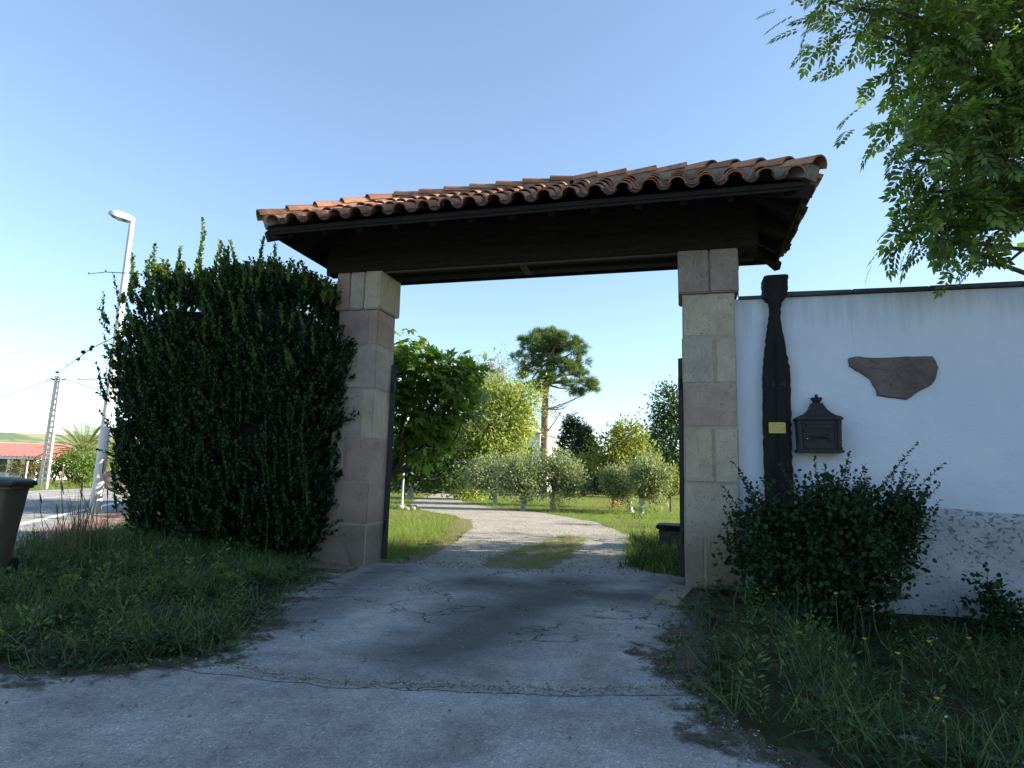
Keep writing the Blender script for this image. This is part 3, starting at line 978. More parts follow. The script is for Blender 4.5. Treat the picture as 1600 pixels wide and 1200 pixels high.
# loose stones: along the seam of the lane, drive edges and gravel path
def pebbles(name, P, z, s0, s1, label):
    v = [(-.5, -.35, -.2), (.5, -.4, -.2), (.45, .4, -.2), (-.4, .42, -.2), (-.3, -.2, .35), (.28, -.22, .32), (.25, .22, .36), (-.25, .26, .3)]
    f = [(3, 2, 1, 0), (4, 5, 6, 7), (0, 1, 5, 4), (1, 2, 6, 5), (2, 3, 7, 6), (3, 0, 4, 7)]
    l = LM()
    n = len(P)
    a = rng.random(n) * 6.28
    l.put(np.column_stack([P, np.full(n, z)]), np.stack([np.cos(a), np.sin(a), rng.normal(size=n) * .2], 1), np.stack([rng.normal(size=n) * .3, rng.normal(size=n) * .3, np.ones(n)], 1), s0 + (s1 - s0) * rng.random(n) ** 3, T(v, f))
    return tag(l.build(name, MAT['pebble']), label, 'gravel', kind='stuff')


def along(pts, n, sd):
    pts = np.array(pts, float)
    i = rng.integers(0, len(pts) - 1, n); t = rng.random((n, 1))
    return pts[i] * (1 - t) + pts[i + 1] * t + rng.normal(size=(n, 2)) * sd
pebbles('loose_gravel', np.concatenate([along([(-2.95, 3.60), (-2.0, 3.52), (-1.4, 3.70), (-.75, 3.82), (-.02, 4.15)], 1500, .045), along([(-.02, 4.12), (.1, 3.6), (.45, 3.12), (1.5, 2.7)], 500, .10),
        along([(.05, 7.6), (-.1, 6.2), (-.12, 5.0), (-.08, 4.2)], 500, .1), sample(drive, 900), sample([(-5, 2), (-3, 3.3), (0, 4), (1.5, 2.4), (0, 1.5)], 420), along([(-3, 3.7), (-3.5, 5), (-4.1, 6.7)], 300, .1)]), .012, .003, .016,
        'pale loose gravel scattered on the asphalt seam and drive edges')
pebbles('path_gravel', np.concatenate([sample(PATH, 2600, lambda P: rng.random(len(P)) < np.clip((9 / camd(P)) ** 2, 0, 1)), along([(-4, 8.6), (-2.4, 8.45), (-.5, 8.7)], 900, .15)]), .006, .008, .032, 'pale gravel stones lying on the path')

# ------------------------------------------------------------------ gateway
G_Y, G_T = 7.869, .535
PLW, SHAFT, CAPT, CAPO = .62, 3.483, 4.025, .042
PRX, PLX = -.019, -4.088                 # inner edges: right pillar's left side, left pillar's right side
gate = thing('gateway', 'stone gateway with two pillars and a hipped clay tile roof over the drive', 'gateway', ((PRX + PLX) / 2, G_Y + G_T / 2, 0))


def pillar(x0, x1, courses, caps, label):
    mb = MB()
    mb.box((x0 + .007, G_Y + .007, -.2), (x1 - .007, G_Y + G_T - .007, SHAFT - .004), 5)
    for z0, z1, parts in courses:
        e = [x0] + [x0 + (x1 - x0) * p[0] for p in parts[:-1]] + [x1]
        for k, (fr, mi) in enumerate(parts):
            j = random.uniform(-.006, .006)
            mb.box((e[k] + (.0025 if k else j), G_Y + random.uniform(-.006, .004), z0 + .0025), (e[k + 1] - (.0025 if k < len(parts) - 1 else j), G_Y + G_T + random.uniform(-.004, .006), z1 - .0025), mi, None, .016, .007)
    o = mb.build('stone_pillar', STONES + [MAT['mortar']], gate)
    tag(o, label)
    cb = MB()
    e = [x0 - CAPO] + [x0 - CAPO + (x1 - x0 + 2 * CAPO) * c[0] for c in caps[:-1]] + [x1 + CAPO]
    for k, (fr, mi) in enumerate(caps):
        cb.box((e[k] + (.003 if k else 0), G_Y - CAPO, SHAFT + .003), (e[k + 1] - (.003 if k < len(caps) - 1 else 0), G_Y + G_T + CAPO, CAPT), mi, None, .014, .004)
    cb.box((x0, G_Y, SHAFT), (x1, G_Y + G_T, CAPT - .01), 5)
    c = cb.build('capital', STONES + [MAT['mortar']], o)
    return o


pillar(PRX, PRX + PLW, [(-.2, .62, ((.35, 0), (1, 3))), (.62, 1.21, ((1, 0),)), (1.21, 1.86, ((.55, 3), (1, 0))), (1.86, 2.38, ((1, 1),)),
                        (2.38, 2.95, ((.6, 2), (1, 0))), (2.95, SHAFT, ((1, 0),))], ((.52, 4), (1, 4)), 'right pillar of pale beige blocks with one pinkish course')
pillar(PLX - PLW, PLX, [(-.2, .55, ((.3, 2), (1, 1))), (.55, 1.10, ((1, 1),)), (1.10, 1.68, ((.35, 2), (1, 1))), (1.68, 2.37, ((.7, 2), (1, 0))),
                        (2.37, 2.97, ((.2, 4), (1, 2))), (2.97, SHAFT, ((.8, 4), (1, 1)))], ((.3, 1), (.62, 2), (1, 0)), 'left pillar with pink blocks in its lower half')
# rendered foot of the left pillar
mb = MB()
fx0, fx1 = PLX - PLW - .16, PLX - .02
mb.add([(fx0, G_Y - .16, -.1), (fx1 - .1, G_Y - .10, -.1), (fx1 - .12, G_Y + .1, -.1), (fx0, G_Y + .3, -.1), (PLX - PLW - .01, G_Y - .012, .50), (PLX - PLW + .3, G_Y - .012, .32), (PLX - PLW + .3, G_Y + .1, .32), (PLX - PLW - .01, G_Y + .2, .50)],
       [(0, 1, 2, 3), (4, 7, 6, 5), (0, 4, 5, 1), (1, 5, 6, 2), (2, 6, 7, 3), (3, 7, 4, 0)])
mb.build('pillar_foot', STONES[1], gate)

# beams
BX0, BX1 = PLX - PLW - .25, PRX + PLW + .28
for y0 in (G_Y - .01, G_Y + G_T - .19):
    mb = MB(); mb.box((BX0, y0, CAPT + .002), (BX1, y0 + .20, CAPT + .29), 0, None, .012, .004)
    mb.build('lintel_beam', MAT['dark_wood'], gate)
mb = MB(); mb.box((PLX - .02, G_Y + .19, CAPT + .05), (PRX + .02, G_Y + G_T - .19, CAPT + .075))
mb.build('soffit_board', MAT['dark_wood'], gate)
mb = MB(); mb.box((-2.12, G_Y + .08, CAPT - .012), (-2.02, G_Y + G_T - .03, CAPT + .001), 0, None, .003)
mb.box((PLX + .05, G_Y + .012, CAPT - .02), (PRX - .05, G_Y + .05, CAPT + .001), 0, None, .003)
mb.build('door_stop', MAT['strip_wood'], gate)

# roof: hipped deck
EX0, EX1, EY0, EY1, EZ = -5.27, 1.30, 6.90, 9.36, 4.37
YC = (EY0 + EY1) / 2
HALF = YC - EY0
SL = math.tan(R(29.5))
RZ = EZ + HALF * SL
c0, c1, c2, c3 = (EX0, EY0, EZ), (EX1, EY0, EZ), (EX1, EY1, EZ), (EX0, EY1, EZ)
ra, rb = (EX0 + HALF, YC, RZ), (EX1 - HALF, YC, RZ)
TH = .05
top = [c0, c1, c2, c3, ra, rb]
bot = [(p[0], p[1], p[2] - TH) for p in top]
mb = MB()
mb.add(top + bot, [(0, 1, 5, 4), (1, 2, 5), (2, 3, 4, 5), (3, 0, 4), (6, 10, 11, 7), (7, 11, 8), (8, 11, 10, 9), (9, 10, 6), (0, 6, 7, 1), (1, 7, 8, 2), (2, 8, 9, 3), (3, 9, 6, 0)])
mb.build('roof_deck', MAT['dark_wood'], gate)
# boards closing the roof space above the beams
mb = MB()
zt = EZ + (G_Y - EY0) * SL - TH - .01
for y in (G_Y + .02, G_Y + G_T - .06):
    mb.box((BX0 + .02, y, CAPT + .28), (BX1 - .02, y + .04, zt + (.0 if y < YC else -.02)))
mb.build('gable_board', MAT['dark_wood'], gate)
# rafters
for k in range(13):
    x = EX0 + .28 + k * (EX1 - EX0 - .56) / 12
    run = min(HALF, x - EX0, EX1 - x)
    for sgn, ye in ((1, EY0), (-1, EY1)):
        yb = ye + sgn * max(run, .25)
        mb = MB()
        mb.bar((x, ye + sgn * .10, EZ + .10 * SL - TH - .062), (x, yb, EZ + abs(yb - ye) * SL - TH - .062), .075, .11)
        mb.build('rafter', MAT['dark_wood'], gate)
for cx, xe, s2 in ((0, EX0, 1), (1, EX1, -1)):
    for y in (YC - .62, YC, YC + .62):
        run = HALF - abs(y - YC)
        mb = MB(); mb.bar((xe + s2 * .08, y, EZ + .08 * SL - TH - .062), (xe + s2 * run, y, EZ + run * SL - TH - .062), .075, .11)
        mb.build('rafter', MAT['dark_wood'], gate)
    for ye in (EY0, EY1):
        e = ra if cx == 0 else rb
        mb = MB(); mb.bar((xe, ye, EZ - TH - .07), (e[0], e[1], e[2] - TH - .07), .09, .12)
        mb.build('hip_rafter', MAT['dark_wood'], gate)
mb = MB()
for a, b in ((c0, c1), (c1, c2), (c2, c3), (c3, c0)):
    a, b = Vector(a), Vector(b)
    d = (b - a).normalized(); inw = Vector((-d.y, d.x, 0)) * .03
    mb.bar(a + d * .02 + inw + Vector((0, 0, -.06)), b - d * .02 + inw + Vector((0, 0, -.06)), .022, .045)
mb.build('eave_board', MAT['black_wood'], gate)


def shell(mb, o, u, n, L, r0_, r1_, th, flip=False, seg=8, lift=.0):
    """a canal tile: half a tapered pipe from o along u (up the slope); n = outward normal of the roof"""
    o, u, n = Vector(o), Vector(u).normalized(), Vector(n).normalized()
    sx = u.cross(n)
    vs = []
    for t, rr in ((0, r0_), (1, r1_)):
        base = o + u * (L * t) + n * (lift * (1 - t))
        for inner in (0, th):
            for k in range(seg + 1):
                a = math.pi * k / seg
                q = (math.cos(a) * (rr - inner), math.sin(a) * (rr - inner) * (-1 if flip else 1) * .92)
                vs.append(base + sx * q[0] + n * q[1])
    m_ = seg + 1
    fs = []
    for k in range(seg):
        fs.append((k, k + 1, 2 * m_ + k + 1, 2 * m_ + k))
        fs.append((m_ + k + 1, m_ + k, 3 * m_ + k, 3 * m_ + k + 1))
        fs.append((k + 1, k, m_ + k, m_ + k + 1))
        fs.append((2 * m_ + k, 2 * m_ + k + 1, 3 * m_ + k + 1, 3 * m_ + k))
    fs.append((0, 2 * m_, 3 * m_, m_)); fs.append((seg, m_ + seg, 3 * m_ + seg, 2 * m_ + seg))
    mb.add(vs, fs)


def slope_tiles(mb, e0, e1, inward):
    """tiles of one roof face: eave from e0 to e1, going up and inward"""
    e0, e1, inw = Vector(e0), Vector(e1), Vector(inward).normalized()
    d = (e1 - e0).normalized(); Lw = (e1 - e0).length
    u = (inw + Vector((0, 0, SL))).normalized()
    n = u.cross(d); n = n if n.z > 0 else -n
    ncol = round(Lw / .302)
    stp = Lw / ncol
    for k in range(ncol + 1):
        for conv in (True, False):
            s_ = (k + (.5 if conv else 0.0)) * stp
            if s_ > Lw - .05 or s_ < .05: continue
            run = min(HALF, s_, Lw - s_)
            full = run / math.cos(math.atan(SL))
            st = -.07 + random.uniform(-.018, .018)
            first = True
            while st < full - .12:
                L = min(.46, full + .06 - st)
                o = e0 + d * (s_ + random.uniform(-.008, .008)) + u * st + n * (.06 if conv else .088)
                if conv: shell(mb, o, u, n, L, .098, .082, .015, False, 8, .03)
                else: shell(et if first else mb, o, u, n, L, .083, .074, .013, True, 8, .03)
                first = False
                st += .37


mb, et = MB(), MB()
slope_tiles(mb, c0, c1, (0, 1, 0)); slope_tiles(mb, c2, c3, (0, -1, 0))
slope_tiles(mb, c1, c2, (-1, 0, 0)); slope_tiles(mb, c3, c0, (1, 0, 0))
mb.build('roof_tiles', MAT['tile'], gate, True, False)
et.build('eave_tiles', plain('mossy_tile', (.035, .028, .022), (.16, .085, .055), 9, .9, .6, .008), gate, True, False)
# ridge and hip tiles on a bed of mortar
mb, bb = MB(), MB()


def cap_run(a, b, extra=0.0):
    a, b = Vector(a), Vector(b)
    d = (b - a).normalized(); L = (b - a).length
    side = d.cross(Vector((0, 0, 1))).normalized(); n = side.cross(d)
    st = -extra
    bb.bar(a - d * .0 + n * .085, b + n * .085, .19, .15, up=(0, 0, 1))
    while st < L - .05:
        ln = min(.46, L + .12 - st)
        shell(mb, a + d * st + n * .115, d, n, ln, .122, .10, .016, False, 8, .035)
        st += .385


for a, b in ((c0, ra), (c1, rb), (c2, rb), (c3, ra)): cap_run(a, b, .06)
cap_run(ra, (rb[0] - HALF * 1.2, rb[1], rb[2])); cap_run(rb, (rb[0] - HALF * 1.24, rb[1], rb[2]))
mb.build('ridge_tiles', MAT['tile'], gate, True, False)
bb.build('ridge_mortar', MAT['roof_mortar'], gate)

# gate leaves, swung open inwards
def leaf(hinge, ang, L, hgt, sgn):
    rt = Matrix.Rotation(ang, 4, 'Z')
    mb = MB()
    z0, z1 = .05, hgt
    def bx(x0, x1, y0, y1, za, zb): # along local x
        c = Vector(((x0 + x1) / 2, (y0 + y1) / 2, 0)); c = rt @ c
        h = ((x1 - x0) / 2, (y1 - y0) / 2, (zb - za) / 2)
        mb.box((-h[0], -h[1], -h[2]), h, 0, rt, .004)
        k = len(mb.v) - 1
        off = Vector((hinge[0] + c.x, hinge[1] + c.y, (za + zb) / 2))
        n_ = n0[0]
        for i in range(n_, len(mb.v)):
            p = mb.v[i]; mb.v[i] = (p[0] + off.x, p[1] + off.y, p[2] + off.z)
        n0[0] = len(mb.v)
    n0 = [0]
    bx(0, .10, -.035, .035, z0, z1); bx(L - .1, L, -.035, .035, z0, z1)
    for za in (z0 + .01, hgt * .45, hgt - .13): bx(.1, L - .1, -.03, .03, za, za + .11)
    nb = 11
    for k in range(nb):
        x0 = .1 + (L - .2) * k / nb
        bx(x0 + .003, x0 + (L - .2) / nb - .003, -.014, .014, z0 + .02, z1 - .02)
    o = mb.build('gate_leaf', MAT['black_paint'], gate)
    for z in (.45, hgt - .4):
        hb_ = MB()
        hb_.tube([(hinge[0], hinge[1], z), (hinge[0], hinge[1], z + .14)], .028, 10)
        hb_.build('hinge', MAT['cast_iron'], o)


leaf((PRX - .035, G_Y + G_T + .04), R(50), 2.0, 2.80, 1)
leaf((PLX + .045, G_Y + G_T - .05), R(116.2), 2.0, 2.78, -1)
mb = MB()
cx = PRX + PLW + .05
mb.tube([(cx - .02, G_Y + .1, 4.25), (cx + .02, G_Y + .08, 4.0), (cx - .01, G_Y + .1, 3.7), (cx - .005, G_Y + .12, 3.45)], .006, 6)
mb.build('hanging_cable', MAT['cable'], gate)

# threshold stones beside the pillars
mb = MB(); mb.box((-.28, 6.75, -.05), (.02, 7.85, .055), 0, Matrix.Rotation(R(-9), 4, 'Z'), .03, .02)
tag(mb.build('kerb_stone', STONES[0]), 'pale worn kerb stone at the foot of the right pillar', 'kerb stone')
mb = MB(); mb.box((-4.75, 7.15, -.05), (-4.02, 7.66, .06), 0, Matrix.Rotation(R(6), 4, 'Z'), .03, .025)
tag(mb.build('kerb_stone', plain('mossy_stone', (.08, .075, .05), (.17, .15, .09), 7, .95, .6, .02)), 'mossy flat stone at the foot of the left pillar', 'kerb stone')

# ------------------------------------------------------------------ white boundary wall
WY = 8.02
wl = thing('boundary_wall', 'tall white plastered wall with a grey flaking plinth right of the gateway', 'wall', (6, WY, 0))
mb = MB(); mb.box((PRX + PLW - .01, WY, -.5), (15, WY + .36, 3.43))
mb.build('plaster_body', MAT['plaster'], wl)
# plinth: uneven thin layer below a wavering line
pv, pf = [], []
nx, nz = 150, 22
for i in range(nx + 1):
    x = .72 + (13 - .72) * (i / nx) ** 1.3
    zt_ = .985 + .012 * math.sin(3.1 * x) + .008 * math.sin(9.7 * x)
    for j in range(nz + 1):
        t = j / nz
        z = -.5 + (zt_ + .5) * t
        y = WY - .035 - .012 * math.sin(5.3 * x + 2.2 * z) * math.sin(4.1 * z) - .03 * (1 - t) + (.034 if j == nz else 0)
        pv.append((x, y, z))
for i in range(nx):
    for j in range(nz):
        a = i * (nz + 1) + j
        pf.append((a, a + nz + 1, a + nz + 2, a + 1))
mb = MB(); mb.add(pv, pf); mb.build('plinth', MAT['plinth'], wl, True)
mb = MB()
x = PRX + PLW + .05
mb.box((x, WY - .03, 3.425), (1.0, WY + .40, 3.465), 0, None, .006)
x = 1.18
while x < 15:
    L = random.uniform(.7, .95)
    mb.box((x, WY - .045 + random.uniform(-.01, .01), 3.435), (x + L - .008, WY + .40, 3.485 + random.uniform(-.005, .01)), 0, None, .006, .004)
    x += L
mb.build('coping', plain('slate', (.035, .036, .04), (.10, .10, .105), 6, .8, .4, .006), wl)
mb = MB()
mb.add([(.62, WY - .25, -.2), (.84, WY - .30, -.2), (.92, WY + .01, -.2), (.62, WY + .01, -.2), (.66, WY - .03, .62), (.72, WY - .03, .62), (.74, WY + .01, .62), (.66, WY + .01, .62)],
       [(0, 1, 2, 3), (4, 7, 6, 5), (0, 4, 5, 1), (1, 5, 6, 2), (2, 6, 7, 3), (3, 7, 4, 0)])
mb.build('wall_foot', MAT['plinth'], wl)
# stone left bare in the plaster
out_px = [(1325, 560), (1328, 572), (1338, 579), (1350, 585), (1360, 593), (1368, 606), (1371, 618), (1390, 621), (1418, 624), (1428, 617), (1436, 611), (1456, 601), (1463, 591), (1467, 573), (1462, 562), (1458, 556), (1440, 556), (1410, 557), (1376, 559), (1352, 558), (1338, 556)]
pts = [yp(a, b, WY - .03) for a, b in out_px]
pts = [(p[0], p[2]) for p in pts]
fine = []
for a, b in zip(pts, pts[1:] + pts[:1]):
    for k in range(3):
        t = k / 3
        fine.append((a[0] + (b[0] - a[0]) * t + random.uniform(-.004, .004), a[1] + (b[1] - a[1]) * t + random.uniform(-.004, .004)))
cxs = sum(p[0] for p in fine) / len(fine); czs = sum(p[1] for p in fine) / len(fine) + .03
rings = []
for f_, y in ((1.0, WY + .02), (1.0, WY - .012), (.965, WY - .028), (.8, WY - .034), (.55, WY - .030), (.25, WY - .036)):
    rings.append([(cxs + (x - cxs) * f_, y + (random.uniform(-.006, .006) if f_ < .96 else 0), czs + (z - czs) * f_) for x, z in fine])
vs = [p for r in rings for p in r] + [(cxs, WY - .033, czs)]
n_ = len(fine)
fs = [(i * n_ + k, i * n_ + (k + 1) % n_, (i + 1) * n_ + (k + 1) % n_, (i + 1) * n_ + k) for i in range(5) for k in range(n_)] + [(5 * n_ + k, 5 * n_ + (k + 1) % n_, len(vs) - 1) for k in range(n_)]
mb = MB(); mb.add(vs, fs)
mb.build('bare_stone', m_stone('red_sandstone', (.135, .105, .10), (.23, .18, .17)), wl, True)

# ------------------------------------------------------------------ dark timber post with number and plate
post = thing('timber_post', 'blackened timber post with a narrow neck and block head set against the white wall', 'post', (1.08, WY - .02, 0))
L_px = [(1194, 437), (1194, 466), (1201, 472), (1203, 490), (1200, 505), (1196, 540), (1193, 575), (1192.5, 640), (1194, 700), (1196, 760)]
R_px = [(1232, 434), (1231, 458), (1222, 472), (1219, 486), (1220, 500), (1223, 520), (1229, 550), (1235, 582), (1236, 640), (1237.5, 700), (1240, 760)]
YF = WY - .085
Lp = [yp(a, b, YF) for a, b in L_px]; Rp = [yp(a, b, YF) for a, b in R_px]
zs = np.concatenate([np.linspace(3.68, 3.3, 14), np.linspace(3.27, 1.3, 44), np.linspace(1.2, -.3, 12)])
lx = np.interp(-zs, [-p[2] for p in Lp], [p[0] for p in Lp]); rx = np.interp(-zs, [-p[2] for p in Rp], [p[0] for p in Rp])
gq = np.random.default_rng(9)
lx = lx + gq.normal(size=len(zs)) * .004; rx = rx + gq.normal(size=len(zs)) * .004
vs, fs = [], []
NX = 9
for i, z in enumerate(zs):
    for k in range(NX):
        t = k / (NX - 1)
        x = lx[i] + (rx[i] - lx[i]) * t
        bulge = .018 * (1 - (2 * t - 1) ** 4)
        crack = .022 if (k == 4 and z < 2.9) else 0
        vs.append((x, YF - bulge + crack + gq.normal() * .003, z + (.012 * math.sin(9 * t) if i == 0 else 0)))
    vs.append((rx[i] + .004, WY + .2, z)); vs.append((lx[i] - .004, WY + .2, z))
W_ = NX + 2
for i in range(len(zs) - 1):
    for k in range(W_):
        k2 = (k + 1) % W_
        fs.append((i * W_ + k, i * W_ + k2, (i + 1) * W_ + k2, (i + 1) * W_ + k))
fs.append(tuple(range(W_))); fs.append(tuple((len(zs) - 1) * W_ + k for k in reversed(range(W_))))
mb = MB(); mb.add(vs, fs)
mb.build('post_shaft', MAT['black_wood'], post, True)


def text_mesh(body, size, loc, mat, name, parent, ext=.004):
    cu = bpy.data.curves.new(name, 'FONT'); cu.body = body; cu.size = size; cu.extrude = ext; cu.align_x = 'CENTER'; cu.align_y = 'CENTER'
    to = bpy.data.objects.new(name, cu); COL.objects.link(to)
    bpy.context.view_layer.update()
    me = bpy.data.meshes.new_from_object(to.evaluated_get(bpy.context.evaluated_depsgraph_get()))
    bpy.data.objects.remove(to)
    me.transform(Matrix.Translation(loc) @ Matrix.Rotation(R(90), 4, 'X'))
    me.materials.clear(); me.materials.append(mat)
    o = link(bpy.data.objects.new(name, me), parent)
    o.matrix_parent_inverse = Matrix.Translation(parent.location).inverted()
    return o


nm = plain('faded_metal', (.022, .022, .023), (.038, .038, .04), 20, .5, .2, .002)
for px in (1206.5, 1224):
    p = yp(px, 601, YF)
    text_mesh('4', .115, (p[0], YF - .022, p[2]), nm, 'numeral', post)
a, b = yp(1201, 660, YF - .03), yp(1228, 677, YF - .03)
mb = MB(); mb.box((a[0], YF - .034, b[2]), (b[0], YF - .02, a[2]), 0, None, .003)
pl = mb.build('brass_plate', MAT['brass'], post)
mb = MB()
for r_, (w0, w1) in enumerate(((.2, .8), (.1, .45), (.5, .9), (.15, .85), (.3, .75))):
    z = a[2] - (a[2] - b[2]) * (.2 + .15 * r_)
    x = a[0] + (b[0] - a[0]) * w0
    while x < a[0] + (b[0] - a[0]) * w1:
        L = random.uniform(.006, .016)
        mb.box((x, YF - .0355, z - .0018), (x + L, YF - .0338, z + .0018)); x += L + .005
mb.build('engraving', plain('engraving_dark', (.2, .17, .05), (.26, .22, .07), 30, .6, .1, .001), pl)
for x in (a[0] + .012, b[0] - .012):
    mb = MB(); mb.lathe([(.005, 0), (.004, .004)], (0, 0, 0), 8)
    mb.v = [(x + q_[0], YF - .034 - q_[2], (a[2] + b[2]) / 2 + q_[1]) for q_ in mb.v]
    mb.build('screw', MAT['cast_iron'], pl)

# ------------------------------------------------------------------ mailbox
bx0, bx1 = yp(1246, 690, 7.86)[0], yp(1316, 690, 7.86)[0]
bz0, bz1 = yp(1280, 706, 7.86)[2], yp(1280, 656, 7.86)[2]
bc = (bx0 + bx1) / 2
mail = thing('mailbox', 'black cast iron mailbox with a flared roof and crown finial on the white wall', 'mailbox', (bc, WY - .12, bz0))
hw = (bx1 - bx0) / 2
MY0, MY1 = WY - .19, WY - .002
mb = MB()
n_ = 0
# tapering body
tb = .96
vs = []
for z, k in ((bz0 + .02, tb), (bz1, 1.0)):
    for sx, y in ((-1, MY0 + .012), (1, MY0 + .012), (1, MY1), (-1, MY1)):
        vs.append((bc + sx * hw * k, y, z))
mb.add(vs, [(3, 2, 1, 0), (4, 5, 6, 7), (0, 1, 5, 4), (1, 2, 6, 5), (2, 3, 7, 6), (3, 0, 4, 7)])
for sx in (-1, 1):
    x = bc + sx * (hw * .98 - .022)
    mb.bar((x - sx * .006, MY0 + .008, bz0 + .03), (x + sx * .004, MY0 + .008, bz1 - .005), .036, .02, up=(0, 1, 0))
    for z in (bz0 + .04, bz1 - .03): mb.box((x - .026, MY0 - .008, z - .014), (x + .026, MY0 + .02, z + .014), 0, None, .004)
mb.build('body', MAT['cast_iron'], mail)
mb = MB()
mb.box((bc - hw - .012, MY0 - .012, bz0 - .008), (bc + hw + .012, MY1, bz0 + .022), 0, None, .006)
mb.build('base_lip', MAT['cast_iron'], mail)
mb = MB()
prof = [(1.06, 1.0, 0), (1.06, 1.0, .022), (.96, .97, .036), (.74, .9, .055), (.55, .82, .085), (.41, .74, .12), (.32, .66, .158), (.27, .6, .185), (.27, .6, .195)]
sc = 1.0
vs = []
for kx, ky, z in prof:
    d_ = (MY1 - MY0) + .02
    for sx, y in ((-1, MY1 - d_ * ky), (1, MY1 - d_ * ky), (1, MY1), (-1, MY1)):
        vs.append((bc + sx * hw * kx, y, bz1 + z))
fs = [(i * 4 + k, i * 4 + (k + 1) % 4, (i + 1) * 4 + (k + 1) % 4, (i + 1) * 4 + k) for i in range(len(prof) - 1) for k in range(4)] + [(3, 2, 1, 0), tuple((len(prof) - 1) * 4 + k for k in range(4))]
mb.add(vs, fs)
mb.build('roof', MAT['cast_iron'], mail)
mb = MB()
zf_ = bz1 + .192
mb.lathe([(.045, 0), (.048, .006), (.038, .014), (.055, .04), (.058, .055), (.042, .072), (.03, .076), (.012, .078), (.02, .09), (.018, .102), (.006, .110)], (bc, MY1 - .075, zf_), 16)
for k in range(8):
    a_ = k * math.pi / 4
    mb.lathe([(.004, 0), (.012, .010), (.004, .022)], (bc + .055 * math.cos(a_), MY1 - .075 + .055 * math.sin(a_), zf_ + .05), 6)
mb.build('finial', MAT['cast_iron'], mail, True)
mb = MB()
zb, zt_ = bz0 + .045, bz1 - .045
x0, x1 = bc - hw * .70, bc + hw * .70
for z in (zb, zt_, zb + (zt_ - zb) * .74): mb.bar((x0 - .007, MY0 + .006, z), (x1 + .007, MY0 + .006, z), .014, .014)
for x in (x0, x1): mb.bar((x, MY0 + .006, zb), (x, MY0 + .006, zt_), .014, .014, up=(0, 1, 0))
mb.build('door_frame', MAT['cast_iron'], mail)
mb = MB(); mb.box((x0 + .03, MY0 - .002, zb + (zt_ - zb) * .80), (x1 - .03, MY0 + .015, zb + (zt_ - zb) * .95), 0, None, .004)
mb.build('letter_flap', MAT['cast_iron'], mail)
# small relief of a galloping horse
mb = MB()
hc = Vector((bc, MY0 + .006, zb + (zt_ - zb) * .40))
q = lambda x, z: hc + Vector((x, 0, z))
mb.tube([q(-.06, .012), q(-.02, .018), q(.03, .015), q(.06, .022)], [.014, .019, .018, .014], 8)
mb.tube([q(.055, .022), q(.08, .045), q(.105, .04)], [.013, .009, .006], 8)
for a_ in ([(-.055, .008), (-.085, -.01), (-.115, -.03)], [(-.05, .005), (-.065, -.025), (-.09, -.045)], [(.055, .012), (.09, -.005), (.115, -.03)], [(.05, .01), (.07, -.025), (.095, -.045)], [(-.07, .02), (-.1, .025), (-.12, .012)]):
    mb.tube([q(*p) for p in a_], [.008, .006, .004], 6)
mb.build('relief', MAT['cast_iron'], mail, True)
mb = MB(); mb.lathe([(.008, 0), (.008, .008)], (x0 + .03, MY0, hc.z - .01), 10)
mb.build('lock', MAT['lamp_paint'], mail)


# ------------------------------------------------------------------ plants
def trunk_mesh(name, segs, mat, parent, n=8):
    mb = MB()
    for pts_, rad in segs: mb.tube(pts_, rad, n)
    return mb.build(name, mat, parent, True, False)


def bend(a, b, k=.2, n=5, droop=0.0):
    a, b = np.array(a, float), np.array(b, float)
    L = np.linalg.norm(b - a)
    off = rng.normal(size=3) * k * L
    out = []
    for i in range(n):
        t = i / (n - 1)
        out.append(a + (b - a) * t + off * math.sin(math.pi * t) + np.array([0, 0, -droop * t * t * L]))
    return out


def crown(lm, lobes, nclus, per, clr, size, tpl, out_w=.8, up_w=.2, rnd=.8, shell_=.55, flat=1.0, nrm_up=1.0):
    """leaf clusters in and on the lobes; returns the cluster centres"""
    cen = []
    wts = np.array([(l[3] * l[4] + l[3] * l[5] + l[4] * l[5]) for l in lobes]); wts = wts / wts.sum()
    for l, wt in zip(lobes, wts):
        n = max(2, int(nclus * wt))
        d = unit(n)
        r = shell_ + (1.06 - shell_) * rng.random(n) ** .7
        ph = rng.random(6) * 6.28
        r = r * (1 + .16 * np.sin(3.1 * d[:, 0] + 2.2 * d[:, 2] + ph[0]) + .12 * np.sin(5.3 * d[:, 1] - 4.1 * d[:, 2] + ph[1]))
        hole = unit(3)
        okd = ((d @ hole.T).max(1) < .86) | (rng.random(n) < .25)
        d, r = d[okd], r[okd]
        n = len(d)
        c = np.array(l[:3]) + d * r[:, None] * np.array(l[3:6])
        c = c + rng.normal(size=c.shape) * clr * .3
        cen.append(c)
        cnt = np.maximum(1, (per * (.35 + 1.3 * rng.random(n))).astype(int))
        P = np.repeat(c, cnt, 0)
        D = np.repeat(d, cnt, 0)
        m = len(P)
        g = rng.normal(size=(m, 3)) * np.repeat(clr * (.6 + .8 * rng.random(n)), cnt)[:, None] * np.array([1, 1, flat])
        P = P + g
        A = D * out_w + np.array([0, 0, up_w]) + rng.normal(size=(m, 3)) * rnd * .6
        Nn = D * .5 + np.array([0, 0, nrm_up]) + rng.normal(size=(m, 3)) * rnd * .6
        lm.put(P, A, Nn, size * (.65 + .7 * rng.random(m)), tpl)
    return np.concatenate(cen)


